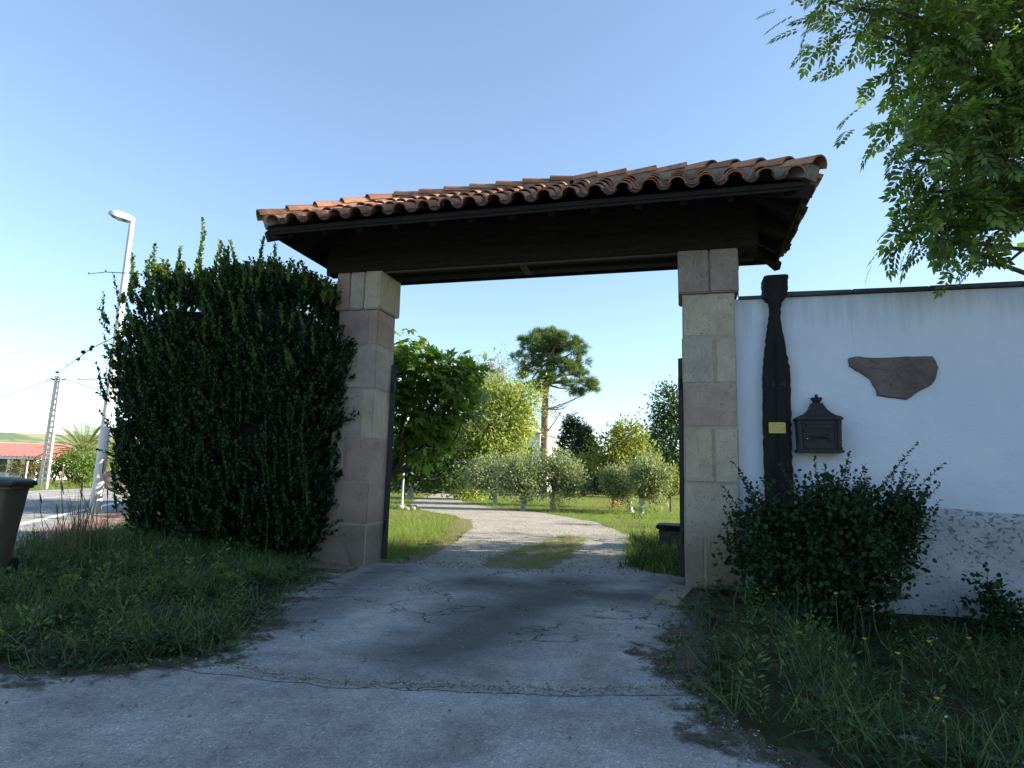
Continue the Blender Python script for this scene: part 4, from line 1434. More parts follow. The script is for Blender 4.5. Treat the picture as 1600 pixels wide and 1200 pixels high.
def tree(name, label, cat, base, hfork, lobes, nclus, per, clr, size, tpl, lmat, bmat, tr, group=None, out_w=.8, up_w=.2, rnd=.8, shell_=.55, flat=1., limbs=10, nrm_up=1.0, lean=(0, 0), trunk_mat2=None, drop_trunk=False):
    base = np.array(base, float)
    o = thing(name, label, cat, base, group)
    lm = LM()
    cen = crown(lm, lobes, nclus, per, clr, size, tpl, out_w, up_w, rnd, shell_, flat, nrm_up)
    lm.build('crown', lmat, o)
    fork = base + np.array([lean[0], lean[1], hfork])
    segs = []
    tp = bend(base + np.array([0, 0, -.1]), fork, .04, 6)
    rad = [tr * (1.25 if i == 0 else 1 - .25 * i / 5) for i in range(6)]
    segs.append((tp, rad))
    lc = np.mean([l[:3] for l in lobes], 0)
    ids = rng.choice(len(cen), min(limbs, len(cen)), replace=False)
    for k, i in enumerate(ids):
        e = cen[i]
        b = bend(fork, e, .12, 6)
        segs.append((b, [tr * .55 * (1 - .85 * j / 5) + .004 for j in range(6)]))
        for _ in range(2):
            j = rng.integers(0, len(cen))
            if np.linalg.norm(cen[j] - b[3]) < 1.2 * np.linalg.norm(e - fork):
                segs.append((bend(b[3], cen[j], .12, 4), [tr * .22, tr * .15, tr * .09, .004]))
    if trunk_mat2 is not None:
        mb = MB(); mb.tube(tp[:5], [r_ * 1.06 for r_ in rad[:5]], 10); mb.build('painted_base', trunk_mat2, o, True, False)
    trunk_mesh('trunk', segs, bmat, o)
    return o


# --- tall clipped hedge left of the gate
hedge = thing('hedge', 'tall dark evergreen hedge block with upright shoots left of the gateway', 'hedge', (-6.3, 8.1, 0))
HC, HH = np.array([-6.40, 8.15, 1.98]), np.array([1.89, .92, 2.04])


def hedge_surf(d, e=5.0):
    k = (np.abs(d / HH) ** e).sum(1) ** (-1 / e)
    p = d * k[:, None]
    return p


def hedge_shape(P):                     # P relative to the centre: bulge and slant
    Q = P.copy()
    t = np.clip((P[:, 2] + HH[2]) / (2 * HH[2]), 0, 1)
    left = P[:, 0] < 0
    Q[left, 0] *= (.78 + .20 * smooth(.1, .75, t[left]))
    Q[:, 2] += np.where(P[:, 2] > 0, -.42 * smooth(.9, 1.9, P[:, 0]) * t - .38 * smooth(1.1, 1.9, -P[:, 0]) * t, 0)
    Q += .05 * np.stack([np.sin(3 * P[:, 2] + 2 * P[:, 1]), np.sin(2.6 * P[:, 0] + 1.7 * P[:, 2]), np.sin(3.3 * P[:, 0])], 1)
    return Q


cv, cf = [], []
bm = bmesh.new(); bmesh.ops.create_icosphere(bm, subdivisions=4, radius=1)
dirs = np.array([v.co[:] for v in bm.verts])
core = hedge_shape(hedge_surf(dirs * HH) * .80) + HC
core += rng.normal(size=core.shape) * .03
for v, c in zip(bm.verts, core): v.co = Vector(c)
mb = MB(); mb.bm(bm); mb.build('inner_twigs', plain('twig_mass', (.006, .010, .005), (.016, .022, .010), 14, .95, .9, .05), hedge)
lm = LM(); sm = MB()


def shoots(nsh, base, up, length, leaves_n, lsize, lm, stem_mb=None, tpl=LEAF6, rad=.5):
    for i in range(nsh):
        b, u, L = base[i], up[i] / np.linalg.norm(up[i]), length[i]
        t = np.linspace(.08, 1, leaves_n)
        pos = b + u * (L * t)[:, None] + np.outer(t * t, np.append(rng.normal(size=2) * .08 * L, 0))
        ang = np.arange(leaves_n) * 2.4 + rng.random() * 6
        o1 = np.cross(u, [0.3, .9, .1]); o1 /= np.linalg.norm(o1); o2 = np.cross(u, o1)
        side = np.cos(ang)[:, None] * o1 + np.sin(ang)[:, None] * o2
        A = side * rad + u * .75 + rng.normal(size=(leaves_n, 3)) * .15
        lm.put(pos, A, u * .8 - side * .6, lsize * (1.05 - .35 * t) * (.8 + .4 * rng.random(leaves_n)), tpl)
        if stem_mb is not None: stem_mb.tube([b, pos[leaves_n // 2], pos[-1]], [.006, .004, .002], 4)


nS = 9500
d = unit(nS) * HH
srf = hedge_surf(d)
nrm = np.sign(srf) * (np.abs(srf / HH) ** 4) / HH; nrm /= np.linalg.norm(nrm, axis=1, keepdims=True)
keep = ((srf[:, 1] < .75) | (rng.random(nS) < .5)) & (np.sin(2.7 * srf[:, 0] + 1.3 * srf[:, 2]) * np.sin(1.9 * srf[:, 2] - 2.2 * srf[:, 0] + .7) + rng.normal(size=nS) * .35 > -.8)
srf, nrm = srf[keep], nrm[keep]
bp = hedge_shape(srf * (.84 + .14 * rng.random((len(srf), 1)) + .03 * np.sin(5 * srf[:, :1] + 4 * srf[:, 2:3]))) + HC
up = nrm * .55 + np.array([0, 0, .95]) + rng.normal(size=nrm.shape) * .3
shoots(len(bp), bp, up, (.10 + .28 * rng.random(len(bp)) ** 1.6), 12, .068, lm, None, OVAL6)
# long shoots standing up from the top and from the shoulders
nT = 270
tx = rng.uniform(-1.75, 1.8, nT); ty = rng.uniform(-.85, .85, nT)
tb_ = hedge_shape(np.column_stack([tx, ty, np.full(nT, 1.93)])) + HC
ln = .16 + .26 * rng.random(nT) ** 1.8
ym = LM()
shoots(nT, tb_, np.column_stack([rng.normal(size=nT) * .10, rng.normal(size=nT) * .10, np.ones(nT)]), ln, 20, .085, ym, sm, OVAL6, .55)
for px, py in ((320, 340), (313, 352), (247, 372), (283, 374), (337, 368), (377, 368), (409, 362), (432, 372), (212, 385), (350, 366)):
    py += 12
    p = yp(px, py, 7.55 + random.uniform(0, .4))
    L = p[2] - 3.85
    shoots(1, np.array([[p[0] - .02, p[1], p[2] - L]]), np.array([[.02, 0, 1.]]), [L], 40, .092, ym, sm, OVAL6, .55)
nF = 210                                  # upright shoots over the front face
fx = rng.uniform(-1.75, 1.75, nF); fz = rng.uniform(-1.6, 1.7, nF)
fb = hedge_shape(np.column_stack([fx, np.full(nF, -.93), fz])) + HC
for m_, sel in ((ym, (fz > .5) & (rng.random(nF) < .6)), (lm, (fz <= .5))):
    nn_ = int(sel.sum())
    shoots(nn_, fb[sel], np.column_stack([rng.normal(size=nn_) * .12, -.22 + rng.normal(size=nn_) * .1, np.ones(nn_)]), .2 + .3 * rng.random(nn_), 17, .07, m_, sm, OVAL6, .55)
nL = 26                                   # sprays pushing out on the left side
lb = hedge_shape(np.column_stack([np.full(nL, -1.82), rng.uniform(-.8, .6, nL), rng.uniform(.3, 1.7, nL)])) + HC
shoots(nL, lb, np.column_stack([-.7 + rng.normal(size=nL) * .2, -.2 + rng.normal(size=nL) * .2, .7 + rng.normal(size=nL) * .2]), .12 + .16 * rng.random(nL), 12, .066, lm, sm, OVAL6, .6)
lm.build('foliage', MAT['leaf_hedge'], hedge); ym.build('sun_toned_shoots', MAT['leaf_weed_and_sunlit'], hedge)  # yellow-green tone puts back-lit sun into the colour of the upper shoots
sm.build('twigs', MAT['stem'], hedge)
# arching thin shoots on its left
for pts_px in ([(210, 512), (145, 543), (105, 572), (72, 597)], [(222, 428), (165, 425), (138, 428)], [(215, 590), (152, 592), (124, 593)]):
    P_ = [yp(a, b, 7.6) for a, b in pts_px]
    mb = MB(); mb.tube(P_, [.008, .006, .004, .002][:len(P_)], 6)
    ar = mb.build('arching_shoot', MAT['bark'], hedge)
    l2 = LM()
    if len(P_) == 4:
        k = 16
        t = rng.random(k) * 2.8
        i = t.astype(int).clip(0, 2); fr = (t - i)[:, None]
        P_ = np.array(P_)
        l2.put(P_[i] * (1 - fr) + P_[i + 1] * fr, rng.normal(size=(k, 3)), rng.normal(size=(k, 3)), .05 + .03 * rng.random(k), ROUND6)
    else:
        P_ = np.array(P_); l2.put(P_, rng.normal(size=(3, 3)), rng.normal(size=(3, 3)), .04, ROUND6)
    l2.build('leaves', MAT['leaf_hedge'], ar)

# --- bush in front of the wall
bush = thing('bush', 'dense dark round-leaved bush against the white wall below the mailbox', 'bush', (1.35, 7.45, -.2))
lm, sm = LM(), MB()
lob = [(1.05, 7.45, .40, .50, .5, .50), (1.76, 7.45, .66, .54, .46, .42), (1.18, 7.35, .10, .50, .5, .5), (1.5, 7.4, .42, .5, .45, .45), (.72, 7.45, .62, .30, .35, .36), (2.10, 7.5, .88, .26, .3, .26), (1.5, 7.5, .92, .4, .35, .28)]
crown(lm, lob, 760, 24, .075, .05, ROUND6, .7, .35, .9, .45)
nT = 60
tpx = rng.uniform(1132, 1462, nT)
tops = np.interp(tpx, [1125, 1150, 1190, 1230, 1270, 1330, 1380, 1420, 1460], [800, 735, 745, 760, 742, 718, 745, 720, 760]) + np.abs(rng.normal(size=nT)) * 26
for a_, b_ in zip(tpx, tops):
    e = yp(a_, b_, 7.45 + random.uniform(-.25, .2))
    cx_, cz_ = 1.35 + (e[0] - 1.35) * .72, max(.35, e[2] - .55)
    b0 = np.array([cx_, 7.45, cz_]); v_ = e - b0
    shoots(1, b0[None], v_[None], [np.linalg.norm(v_)], 20, .055, lm, sm, ROUND6, .8)
for a_, b_ in ((1424, 693), (1466, 725), (1468, 757), (1328, 708), (1277, 716), (1152, 722), (1127, 760), (1112, 815), (1118, 838), (1285, 728), (1235, 728), (1470, 768)):
    e = yp(a_, b_, 7.3); b0 = np.array([1.35 + (e[0] - 1.35) * .55, 7.4, max(.3, e[2] - .6)]); v_ = e - b0
    shoots(1, b0[None], v_[None], [np.linalg.norm(v_)], 28, .055, lm, sm, ROUND6, .8)
lm.build('foliage', MAT['leaf_bush'], bush)
for k in range(14):
    s2 = MB(); s2.tube(bend((1.35 + random.uniform(-.2, .2), 7.5, -.3), (1.35 + random.uniform(-.8, .8), 7.45 + random.uniform(-.3, .3), random.uniform(.4, .9)), .1, 5), [.016, .013, .010, .007, .004], 6); s2.build('stem', MAT['bark'], bush)
sm.build('twigs', MAT['bark'], bush)
# creeper at the foot of the wall, right
p = yp(1552, 965, 7.6)
cr_ = thing('creeper', 'small dark climbing weed at the foot of the flaking plinth on the right', 'plant', (p[0], 7.65, -.2))
lm, sm = LM(), MB()
crown(lm, [(p[0], 7.6, -.02, .20, .16, .25), (p[0] - .02, 7.65, .2, .13, .1, .14), (p[0] + .25, 7.7, -.02, .28, .1, .2)], 90, 12, .05, .05, ROUND6, .7, .2, .9, .3)
for a_, b_ in ((1540, 882), (1520, 912), (1558, 905), (1600, 940), (1590, 925)):
    e = yp(a_, b_, 7.7); b0 = np.array([p[0], 7.65, .05]); v_ = e - b0
    shoots(1, b0[None], v_[None], [np.linalg.norm(v_)], 9, .045, lm, sm, ROUND6, .8)
lm.build('foliage', MAT['leaf_bush'], cr_); sm.build('twigs', MAT['stem'], cr_)

# --- wildflowers
def flower(head, base, label, group, n=1, petal='yellow_petal', size=.013):
    o = thing('wildflower', label, 'flower', base, group)
    head, base = np.array(head, float), np.array(base, float)
    mb = MB()
    path_ = bend(base, head, .08, 6)
    mb.tube(path_, [.005, .0045, .004, .0035, .003, .0025], 5)
    heads = [head]
    for k in range(n - 1):
        j = random.choice((2, 3, 4)); e = np.array(path_[j]) + np.array([random.uniform(-.12, .12), random.uniform(-.06, .06), random.uniform(.05, .16)])
        mb.tube(bend(path_[j], e, .1, 4), [.003, .0028, .0025, .002], 5); heads.append(e)
    mb.build('stem', MAT['stem'], o)
    l = LM(); t = rng.random(8) * .7
    pp = np.array(path_)[(t * 5).astype(int)]
    l.put(pp, np.column_stack([rng.normal(size=(8, 2)), np.full(8, .4)]), np.tile([0, 0, 1.], (8, 1)) + rng.normal(size=(8, 3)) * .3, .03 + .05 * rng.random(8), NARROW4)
    l.build('foliage', MAT['leaf_bush'], o)
    for k, h in enumerate(heads):
        mb = MB()
        if k > 0 and k % 2:
            mb.lathe([(.003, -.008), (.006, 0), (.003, .008)], h, 6); mb.build('bud', MAT['stem'], o); continue
        mb.lathe([(.003, -.006), (size * .6, 0), (size, .006), (size * .5, .008)], h, 9)
        for q_ in range(9):
            a_ = q_ * .698
            c_, s__ = math.cos(a_), math.sin(a_)
            mb.add([h + np.array([c_ * size * .5, s__ * size * .5, .006]), h + np.array([(c_ - .3 * s__) * size * 1.3, (s__ + .3 * c_) * size * 1.3, .010]), h + np.array([c_ * size * 1.6, s__ * size * 1.6, .008]), h + np.array([(c_ + .3 * s__) * size * 1.3, (s__ - .3 * c_) * size * 1.3, .010])], [(0, 1, 2, 3)])
        mb.build('flower_head', MAT[petal], o)
    return o


for px, py, Y in ((210, 901, 6.1), (245, 911, 6.2), (200, 925, 5.8), (214, 921, 5.9), (262, 934, 5.9), (276, 934, 6.0), (302, 931, 6.1)):
    h = yp(px, py, Y); flower(h, (h[0] + random.uniform(-.05, .05), h[1], hz(zVL, h[0], h[1])), 'small yellow wildflower in the grass below the tall hedge', 'yellow wildflowers left of the drive', 2)
labs = {(1209, 929): 'yellow wildflower on a straight stem beside the right pillar foot', (1306, 928): 'tall yellow wildflower with a pale forked stem under the dark bush',
        (1364, 948): 'yellow wildflower against the pale plinth right of the bush', (1465, 1093): 'lone yellow wildflower low in the near right verge', (1594, 957): 'yellow wildflower beside the climbing weed at the right edge'}
for px, py, Y in ((1209, 929, 6.7), (1306, 928, 6.4), (1364, 948, 6.6), (1250, 989, 5.6), (1351, 999, 5.7), (1452, 1003, 5.6), (1514, 998, 5.8), (1465, 1093, 4.3), (1594, 957, 6.6), (1403, 1022, 5.3)):
    h = yp(px, py, Y); flower(h, (h[0] + random.uniform(-.02, .16), h[1] - .05, hz(zVR, h[0], h[1])), labs.get((px, py), 'small yellow wildflower in the middle of the right verge'), 'yellow wildflowers in front of the white wall', 2)
for k, (px, py, Y) in enumerate(((392, 917, 6.3), (98, 975, 4.9), (340, 932, 6.0), (345, 952, 5.7))):
    h = yp(px, py - 12, Y); z = hz(zVL, h[0], h[1])
    o = thing('spurge', ('lime green spurge plant standing near the left pillar foot', 'lime green spurge plant near the bin end of the left verge', 'low lime spurge in the middle of the left verge', 'lowest lime spurge near the drive edge of the left verge')[k], 'plant', (h[0], h[1], z), 'lime green spurge plants')
    l = LM(); n_ = 130
    hh_ = max(.1, h[2] - z)
    l.put(np.column_stack([h[0] + rng.normal(size=n_) * .035, h[1] + rng.normal(size=n_) * .035, z + hh_ * (.45 + .6 * rng.random(n_))]), unit(n_) + np.array([0, 0, .2]), np.tile([0, 0, 1.], (n_, 1)) + rng.normal(size=(n_, 3)) * .3, .034, ROUND6)
    l.build('leaves', MAT['leaf_lime'], o)
    mb = MB(); mb.tube([(h[0], h[1], z - .02), (h[0], h[1], z + hh_)], .006, 5); mb.build('stem', MAT['stem'], o)
# tall dry stalks by the lamp and grass tuft
dry = thing('dry_grass_tuft', 'tall straw-coloured dry grass tuft left of the hedge foot', 'grass tuft', (-7.2, 6.9, .05))
l = LM(); n_ = 130
b_ = np.column_stack([rng.normal(size=n_) * .12 - 7.45, rng.normal(size=n_) * .14 + 6.6, np.full(n_, .06)])
l.put(b_, np.column_stack([rng.normal(size=(n_, 2)) * .14, np.ones(n_)]), rng.normal(size=(n_, 3)), .5 + .55 * rng.random(n_), _blade(.25, .006))
l.build('blades', MAT['straw'], dry)
for k, (a_, b_) in enumerate((((62, 770), (80, 812)), ((96, 752), (112, 815)), ((125, 765), (150, 830)), ((128, 748), (127, 812)), ((88, 788), (100, 806)), ((168, 760), (166, 815)))):
    e = yp(a_[0], a_[1], 6.3); g_ = np.array([yp(b_[0], b_[1], 6.1)[0], 6.2, .05])
    o = thing('weed_stalk', 'thin dry brown weed stalk standing above the left verge before the road', 'weed', g_, 'dry weed stalks before the road')
    mb = MB(); mb.tube(bend(g_, e, .03, 6), [.005, .005, .0045, .004, .004, .003], 5)
    mb.build('stem', MAT['bark'], o)
    mb = MB(); v_ = (e - g_); mb.tube([e - v_ * .16, e - v_ * .08, e], [.004, .009, .003], 6); mb.build('seed_head', MAT['bark'], o)

# weeds growing tall at the left hedge foot
l = LM(); P = sample([(-9.2, 6.4), (-4.7, 6.9), (-4.6, 7.35), (-8.5, 7.6)], 420)
l2P = np.repeat(P, 7, 0) + rng.normal(size=(2940, 2)) * .06
n_ = len(l2P)
hgt = .14 + .36 * rng.random(n_) * np.interp(l2P[:, 0], [-9, -7, -5], [1.2, .9, .3])
l.put(np.column_stack([l2P, zVL(l2P[:, :1], l2P[:, 1:]).ravel()]), np.column_stack([rng.normal(size=(n_, 2)) * .25, np.ones(n_)]), np.column_stack([rng.normal(size=(n_, 2)), np.full(n_, .1)]), hgt, _blade(.45, .012))
tag(l.build('tall_grass', MAT['grass']), 'tall unmown grass along the foot of the hedge', 'grass', kind='stuff')

# --- big pinnate-leaved tree behind the wall
ash = thing('ash_tree', 'large bright green feather-leaved tree overhanging the white wall at the right', 'tree', (8.6, 9.6, 0))
lm = LM()
lobes = []
for px, py, rw, rh, Y in ((1570, 90, 150, 130, 7.9), (1400, 15, 85, 40, 7.7), (1300, 5, 42, 26, 7.6), (1512, 185, 85, 105, 7.7), (1420, 80, 52, 46, 7.8), (1462, 235, 40, 56, 7.6), (1550, 255, 100, 75, 7.8), (1486, 320, 40, 32, 7.6), (1530, 338, 70, 22, 7.7), (1470, 360, 22, 14, 7.6),
                          (1352, 40, 30, 22, 7.7), (1440, 150, 26, 22, 7.7), (1430, 250, 22, 20, 7.6), (1448, 300, 24, 20, 7.7), (1456, 372, 20, 12, 7.6), (1570, 350, 46, 16, 7.8), (1510, 358, 34, 14, 7.7), (1446, 352, 22, 16, 7.6), (1500, 100, 60, 50, 7.8), (1595, 310, 46, 34, 7.9), (1700, 180, 160, 160, 8.3), (1660, -60, 200, 130, 8.3), (1850, 60, 220, 220, 8.6), (1440, -90, 120, 80, 8.0), (1600, -220, 200, 120, 8.4)):
    p_ = yp(px, py, Y); k_ = ((p_ - CC) @ fw) / F_PX
    lobes.append((p_[0], p_[1], p_[2], rw * k_, min(.95, rw * k_ * .8), rh * k_))
acen = crown(lm, lobes, 560, 11, .17, .33, PINNATE, 1.0, -.30, .8, .3, .8, 1.0)
lm.build('crown', MAT['leaf_ash'], ash)
segs = []
tp = bend((8.6, 9.7, -.2), (8.3, 9.4, 5.2), .02, 6)
segs.append((tp, [.34, .28, .26, .24, .22, .2]))
for l_ in lobes:
    b = bend(tp[-1] if l_[2] > 5.5 else tp[4], l_[:3], .06, 7)
    segs.append((b, [.12, .09, .07, .05, .036, .024, .015]))
    near_ = acen[np.linalg.norm(acen - np.array(l_[:3]), axis=1) < max(l_[3:6]) * 1.05]
    if len(near_):
        for e in near_[rng.choice(len(near_), min(9, len(near_)), replace=False)]:
            segs.append((bend(b[rng.integers(4, 7)], e, .12, 5), [.018, .014, .010, .007, .004]))
trunk_mesh('trunk', segs, MAT['bark'], ash)


def gtree(name, label, cat, base_px, dist, lobes_px, **kw):
    """lobes given as (px, py, radius in pixels wide, high) at the tree's own distance"""
    m_ = dist / F_PX
    lob = []
    for (px, py, rw, rh) in lobes_px:
        p_ = dp(px, py, dist); lob.append((p_[0], p_[1], p_[2], rw * m_, rw * m_ * .9, rh * m_))
    b = dp(base_px[0], base_px[1], dist); b[2] = float(terr(b[0], b[1]))
    return tree(name, label, cat, b, kw.pop('hfork'), lob, **kw)


# fig tree just inside the gate
gtree('fig_tree', 'bright green large-leaved fig tree just inside the gate beside the left pillar', 'tree', (600, 830), 11.5,
      [(640, 585, 50, 42), (695, 590, 44, 34), (655, 650, 54, 40), (720, 615, 40, 28), (635, 545, 32, 26), (600, 620, 60, 60), (735, 590, 30, 18), (665, 695, 44, 22), (700, 650, 34, 24)],
      hfork=1.2, nclus=215, per=12, clr=.12, size=.145, tpl=FIGLEAF, lmat=MAT['leaf_fig'], bmat=MAT['bark'], tr=.07, out_w=.9, up_w=-.25, rnd=.6, shell_=.35, limbs=14)
# apple trees
for bp_, dist, lb, lab in (
        ((774, 788), 28, [(762, 740, 34, 30), (742, 747, 22, 22), (786, 742, 20, 22)], 'grey-green apple tree farthest left beside the path bend'),
        ((817, 798), 24, [(815, 742, 32, 36), (802, 748, 20, 24), (832, 750, 20, 26)], 'middle apple tree with a low forked trunk on the lawn'),
        ((865, 798), 24.5, [(872, 742, 32, 30), (856, 738, 22, 24), (895, 752, 22, 24), (872, 722, 24, 16)], 'apple tree right of the forked one with a thin whitewashed trunk'),
        ((987, 804), 25, [(976, 754, 26, 28), (960, 750, 18, 22)], 'silvery apple tree in front of the yellow-green walnut tree'),
        ((1001, 806), 24, [(1012, 746, 28, 36), (1030, 758, 20, 26)], 'silvery apple tree nearest the right pillar with a thick pale trunk')):
    gtree('apple_tree', lab, 'tree', bp_, dist, lb, hfork=.75, nclus=260, per=26, clr=.13, size=.10, tpl=LEAF4, lmat=MAT['leaf_apple'], bmat=MAT['bark'], tr=.10,
          group='small apple trees on the lawn', out_w=.7, up_w=.4, rnd=.9, shell_=.4, limbs=12, trunk_mat2=MAT['white_bark'] if bp_[0] != 958 else None)
gtree('walnut_tree', 'yellow-green broad tree behind the silvery apple trees', 'tree', (958, 795), 29, [(960, 700, 40, 34), (985, 690, 32, 30), (930, 715, 26, 26), (965, 735, 42, 26), (1010, 715, 24, 24), (975, 672, 24, 16)],
      hfork=1.2, nclus=380, per=20, clr=.16, size=.16, tpl=LEAF4, lmat=MAT['leaf_walnut'], bmat=MAT['bark'], tr=.08, out_w=.8, up_w=-.1, shell_=.4, limbs=12)
gtree('sapling', 'small yellowish sapling behind the right pillar edge', 'tree', (1048, 798), 26, [(1048, 752, 18, 24), (1062, 758, 14, 18)], hfork=.6, nclus=70, per=16, clr=.1, size=.11, tpl=LEAF4,
      lmat=MAT['leaf_walnut'], bmat=MAT['bark'], tr=.04, limbs=8)
gtree('flowering_tree', 'broad light green vine-leaved tree rising above the path bend', 'tree', (768, 785), 34, [(775, 660, 54, 56), (740, 660, 42, 60), (800, 640, 36, 40), (742, 715, 44, 66), (760, 605, 26, 20), (800, 606, 20, 16), (725, 770, 26, 24), (785, 690, 34, 40), (826, 622, 20, 18), (725, 610, 20, 20), (812, 665, 24, 22)],
      hfork=2.2, nclus=1150, per=24, clr=.30, size=.17, tpl=LEAF4, lmat=MAT['leaf_vine'], bmat=MAT['bark'], tr=.16, out_w=.7, up_w=-.2, shell_=.55, limbs=16)
gtree('sparse_tree', 'pale sparsely leaved tree showing above the light green one', 'tree', (770, 770), 42, [(760, 580, 34, 26), (780, 568, 24, 18), (740, 595, 22, 22)], hfork=5.0, nclus=110, per=6, clr=.3, size=.16, tpl=LEAF4,
      lmat=MAT['leaf_pale'], bmat=MAT['pale_bark'], tr=.12, shell_=.2, limbs=30)
# pine
pd = 55
pb = dp(846, 770, pd); pb[2] = 0
pine = thing('pine_tree', 'tall pine with bare leaning trunk and clumped dark crown above the garden', 'tree', pb)
m_ = pd / F_PX
plob = []
for px, py, r_ in ((830, 537, 19), (848, 556, 18), (883, 531, 20), (900, 545, 16), (877, 572, 21), (817, 558, 15), (907, 588, 15), (921, 606, 13), (814, 582, 12), (853, 590, 16), (865, 524, 16), (842, 524, 14), (893, 570, 16), (912, 566, 11), (835, 575, 14), (860, 545, 16), (888, 598, 10), (905, 612, 8), (835, 600, 11), (822, 605, 9), (846, 612, 9), (898, 608, 11), (925, 598, 10), (870, 540, 16)):
    p_ = dp(px, py, pd + random.uniform(-1.2, 1.2)); plob.append((p_[0], p_[1], p_[2], r_ * m_ * .86, r_ * m_ * .86, r_ * m_ * .5))
lm = LM()
pc = crown(lm, plob, 560, 8, .16, .36, NEEDLES, .8, .5, .7, .75, .6)
lm.build('crown', MAT['leaf_pine'], pine)
tpp = [dp(a_, b_, pd) for a_, b_ in ((846, 770), (849, 720), (851, 680), (851, 640), (854, 600), (862, 560), (868, 535))]
tpp[0][2] = -.1
segs = [(tpp, [.42, .36, .33, .3, .25, .17, .08])]
for l_ in plob:
    k = random.choice((4, 4, 5, 5))
    segs.append((bend(tpp[k], l_[:3], .08, 5), [.11, .09, .07, .05, .03]))
for a_, b_, k in ((905, 622, 3), (928, 612, 3), (890, 632, 3), (832, 630, 3), (880, 640, 2), (830, 655, 2)):
    segs.append((bend(tpp[k], dp(a_, b_, pd), .1, 5, -.03), [.07, .05, .04, .03, .015]))
trunk_mesh('trunk', segs, plain('pine_bark', (.16, .10, .07), (.34, .24, .17), 5, .9, .6, .03, (1, 1, .3)), pine)
lm = LM()
for a_, b_ in ((849, 600), (862, 640), (868, 645), (845, 612)):
    c_ = dp(a_, b_, pd - .6); lm.put(c_ + rng.normal(size=(60, 3)) * .4, unit(60), unit(60), .2, LEAF4)
lm.build('dead_needles', MAT['leaf_dry'], pine)
# conifers and dark trees at the back
def conifer(px, ybase, ytop, rw, dist, label):
    b = dp(px, ybase, dist); b[2] = 0; t = dp(px, ytop, dist)
    o = thing('conifer', label, 'tree', b, 'dark conifers at the back of the garden')
    lm = LM(); H = t[2]
    n_ = 420
    h_ = rng.random(n_) ** .8; a_ = rng.random(n_) * 6.28
    rr = rw * dist / F_PX * (1.02 - h_) ** .7 * (.6 + .5 * rng.random(n_))
    c_ = np.column_stack([b[0] + rr * np.cos(a_), b[1] + rr * np.sin(a_), .4 + h_ * (H - .4)])
    P_ = np.repeat(c_, 10, 0) + rng.normal(size=(n_ * 10, 3)) * .22
    D_ = np.repeat(np.column_stack([np.cos(a_), np.sin(a_), np.full(n_, .25)]), 10, 0)
    lm.put(P_, D_ + rng.normal(size=P_.shape) * .4, rng.normal(size=P_.shape) + np.array([0, 0, 1]), .28, NARROW4)
    lm.build('crown', MAT['leaf_conifer'], o)
    trunk_mesh('trunk', [([b + np.array([0, 0, -.1]), b + np.array([0, 0, H * .5]), b + np.array([0, 0, H * .97])], [.2, .12, .03])], MAT['bark'], o)


conifer(893, 772, 652, 34, 45, 'dark pointed conifer between the pine trunk and the walnut tree')
conifer(912, 772, 668, 30, 47, 'lower dark conifer just left of the walnut tree')
conifer(918, 770, 690, 34, 52, 'farthest low dark conifer behind the walnut tree')
for bp_, dist, lb, lab in (
        ((1045, 785), 46, [(1045, 640, 34, 34), (1060, 680, 46, 50), (1030, 660, 22, 24), (1050, 608, 14, 12), (1075, 650, 40, 44), (1035, 725, 36, 36), (1075, 730, 40, 40)], 'tall dark green tree behind the right pillar'),
        ((1008, 775), 54, [(1005, 720, 30, 34), (990, 700, 20, 20), (1010, 750, 34, 22), (965, 745, 30, 24), (930, 745, 30, 24)], 'dark green tree filling the gap behind the walnut tree'),
        ((641, 778), 33, [(650, 705, 50, 36), (690, 715, 40, 36), (625, 720, 44, 42), (690, 745, 34, 16), (655, 735, 40, 20)], 'dark drooping tree with a whitewashed trunk beside the garden lamp'),
        ((700, 772), 46, [(690, 720, 50, 50), (640, 710, 50, 56), (600, 715, 50, 56), (730, 730, 36, 40), (690, 752, 44, 18), (640, 752, 50, 20), (600, 690, 60, 50)], 'dark broad tree at the far end of the gravel path')):
    gtree('dark_tree', lab, 'tree', bp_, dist, lb, hfork=1.6, nclus=560, per=18, clr=.27 * dist / 46, size=.26 * dist / 46, tpl=LEAF4, lmat=MAT['leaf_dark'], bmat=MAT['white_bark'] if bp_[0] == 641 else MAT['bark'], tr=.17,
          group='dark trees at the back of the garden', out_w=.8, up_w=-.2, shell_=.4, limbs=10)
# wood behind the garden
lm = LM()
wl_ = []
for k in range(46):
    x_ = -52 + 1.9 * k
    wl_.append((x_ + random.uniform(-1, 1), 74 + random.uniform(-4, 4) - .12 * abs(x_), 1.4, 2.6, 2.4, random.uniform(1.4, 2.3)))
crown(lm, wl_, 1700, 9, .6, .55, LEAF4, .8, 0, .8, .35)
tag(lm.build('far_wood', MAT['leaf_dark']), 'low far line of dark trees beyond the garden', 'wood', kind='stuff')
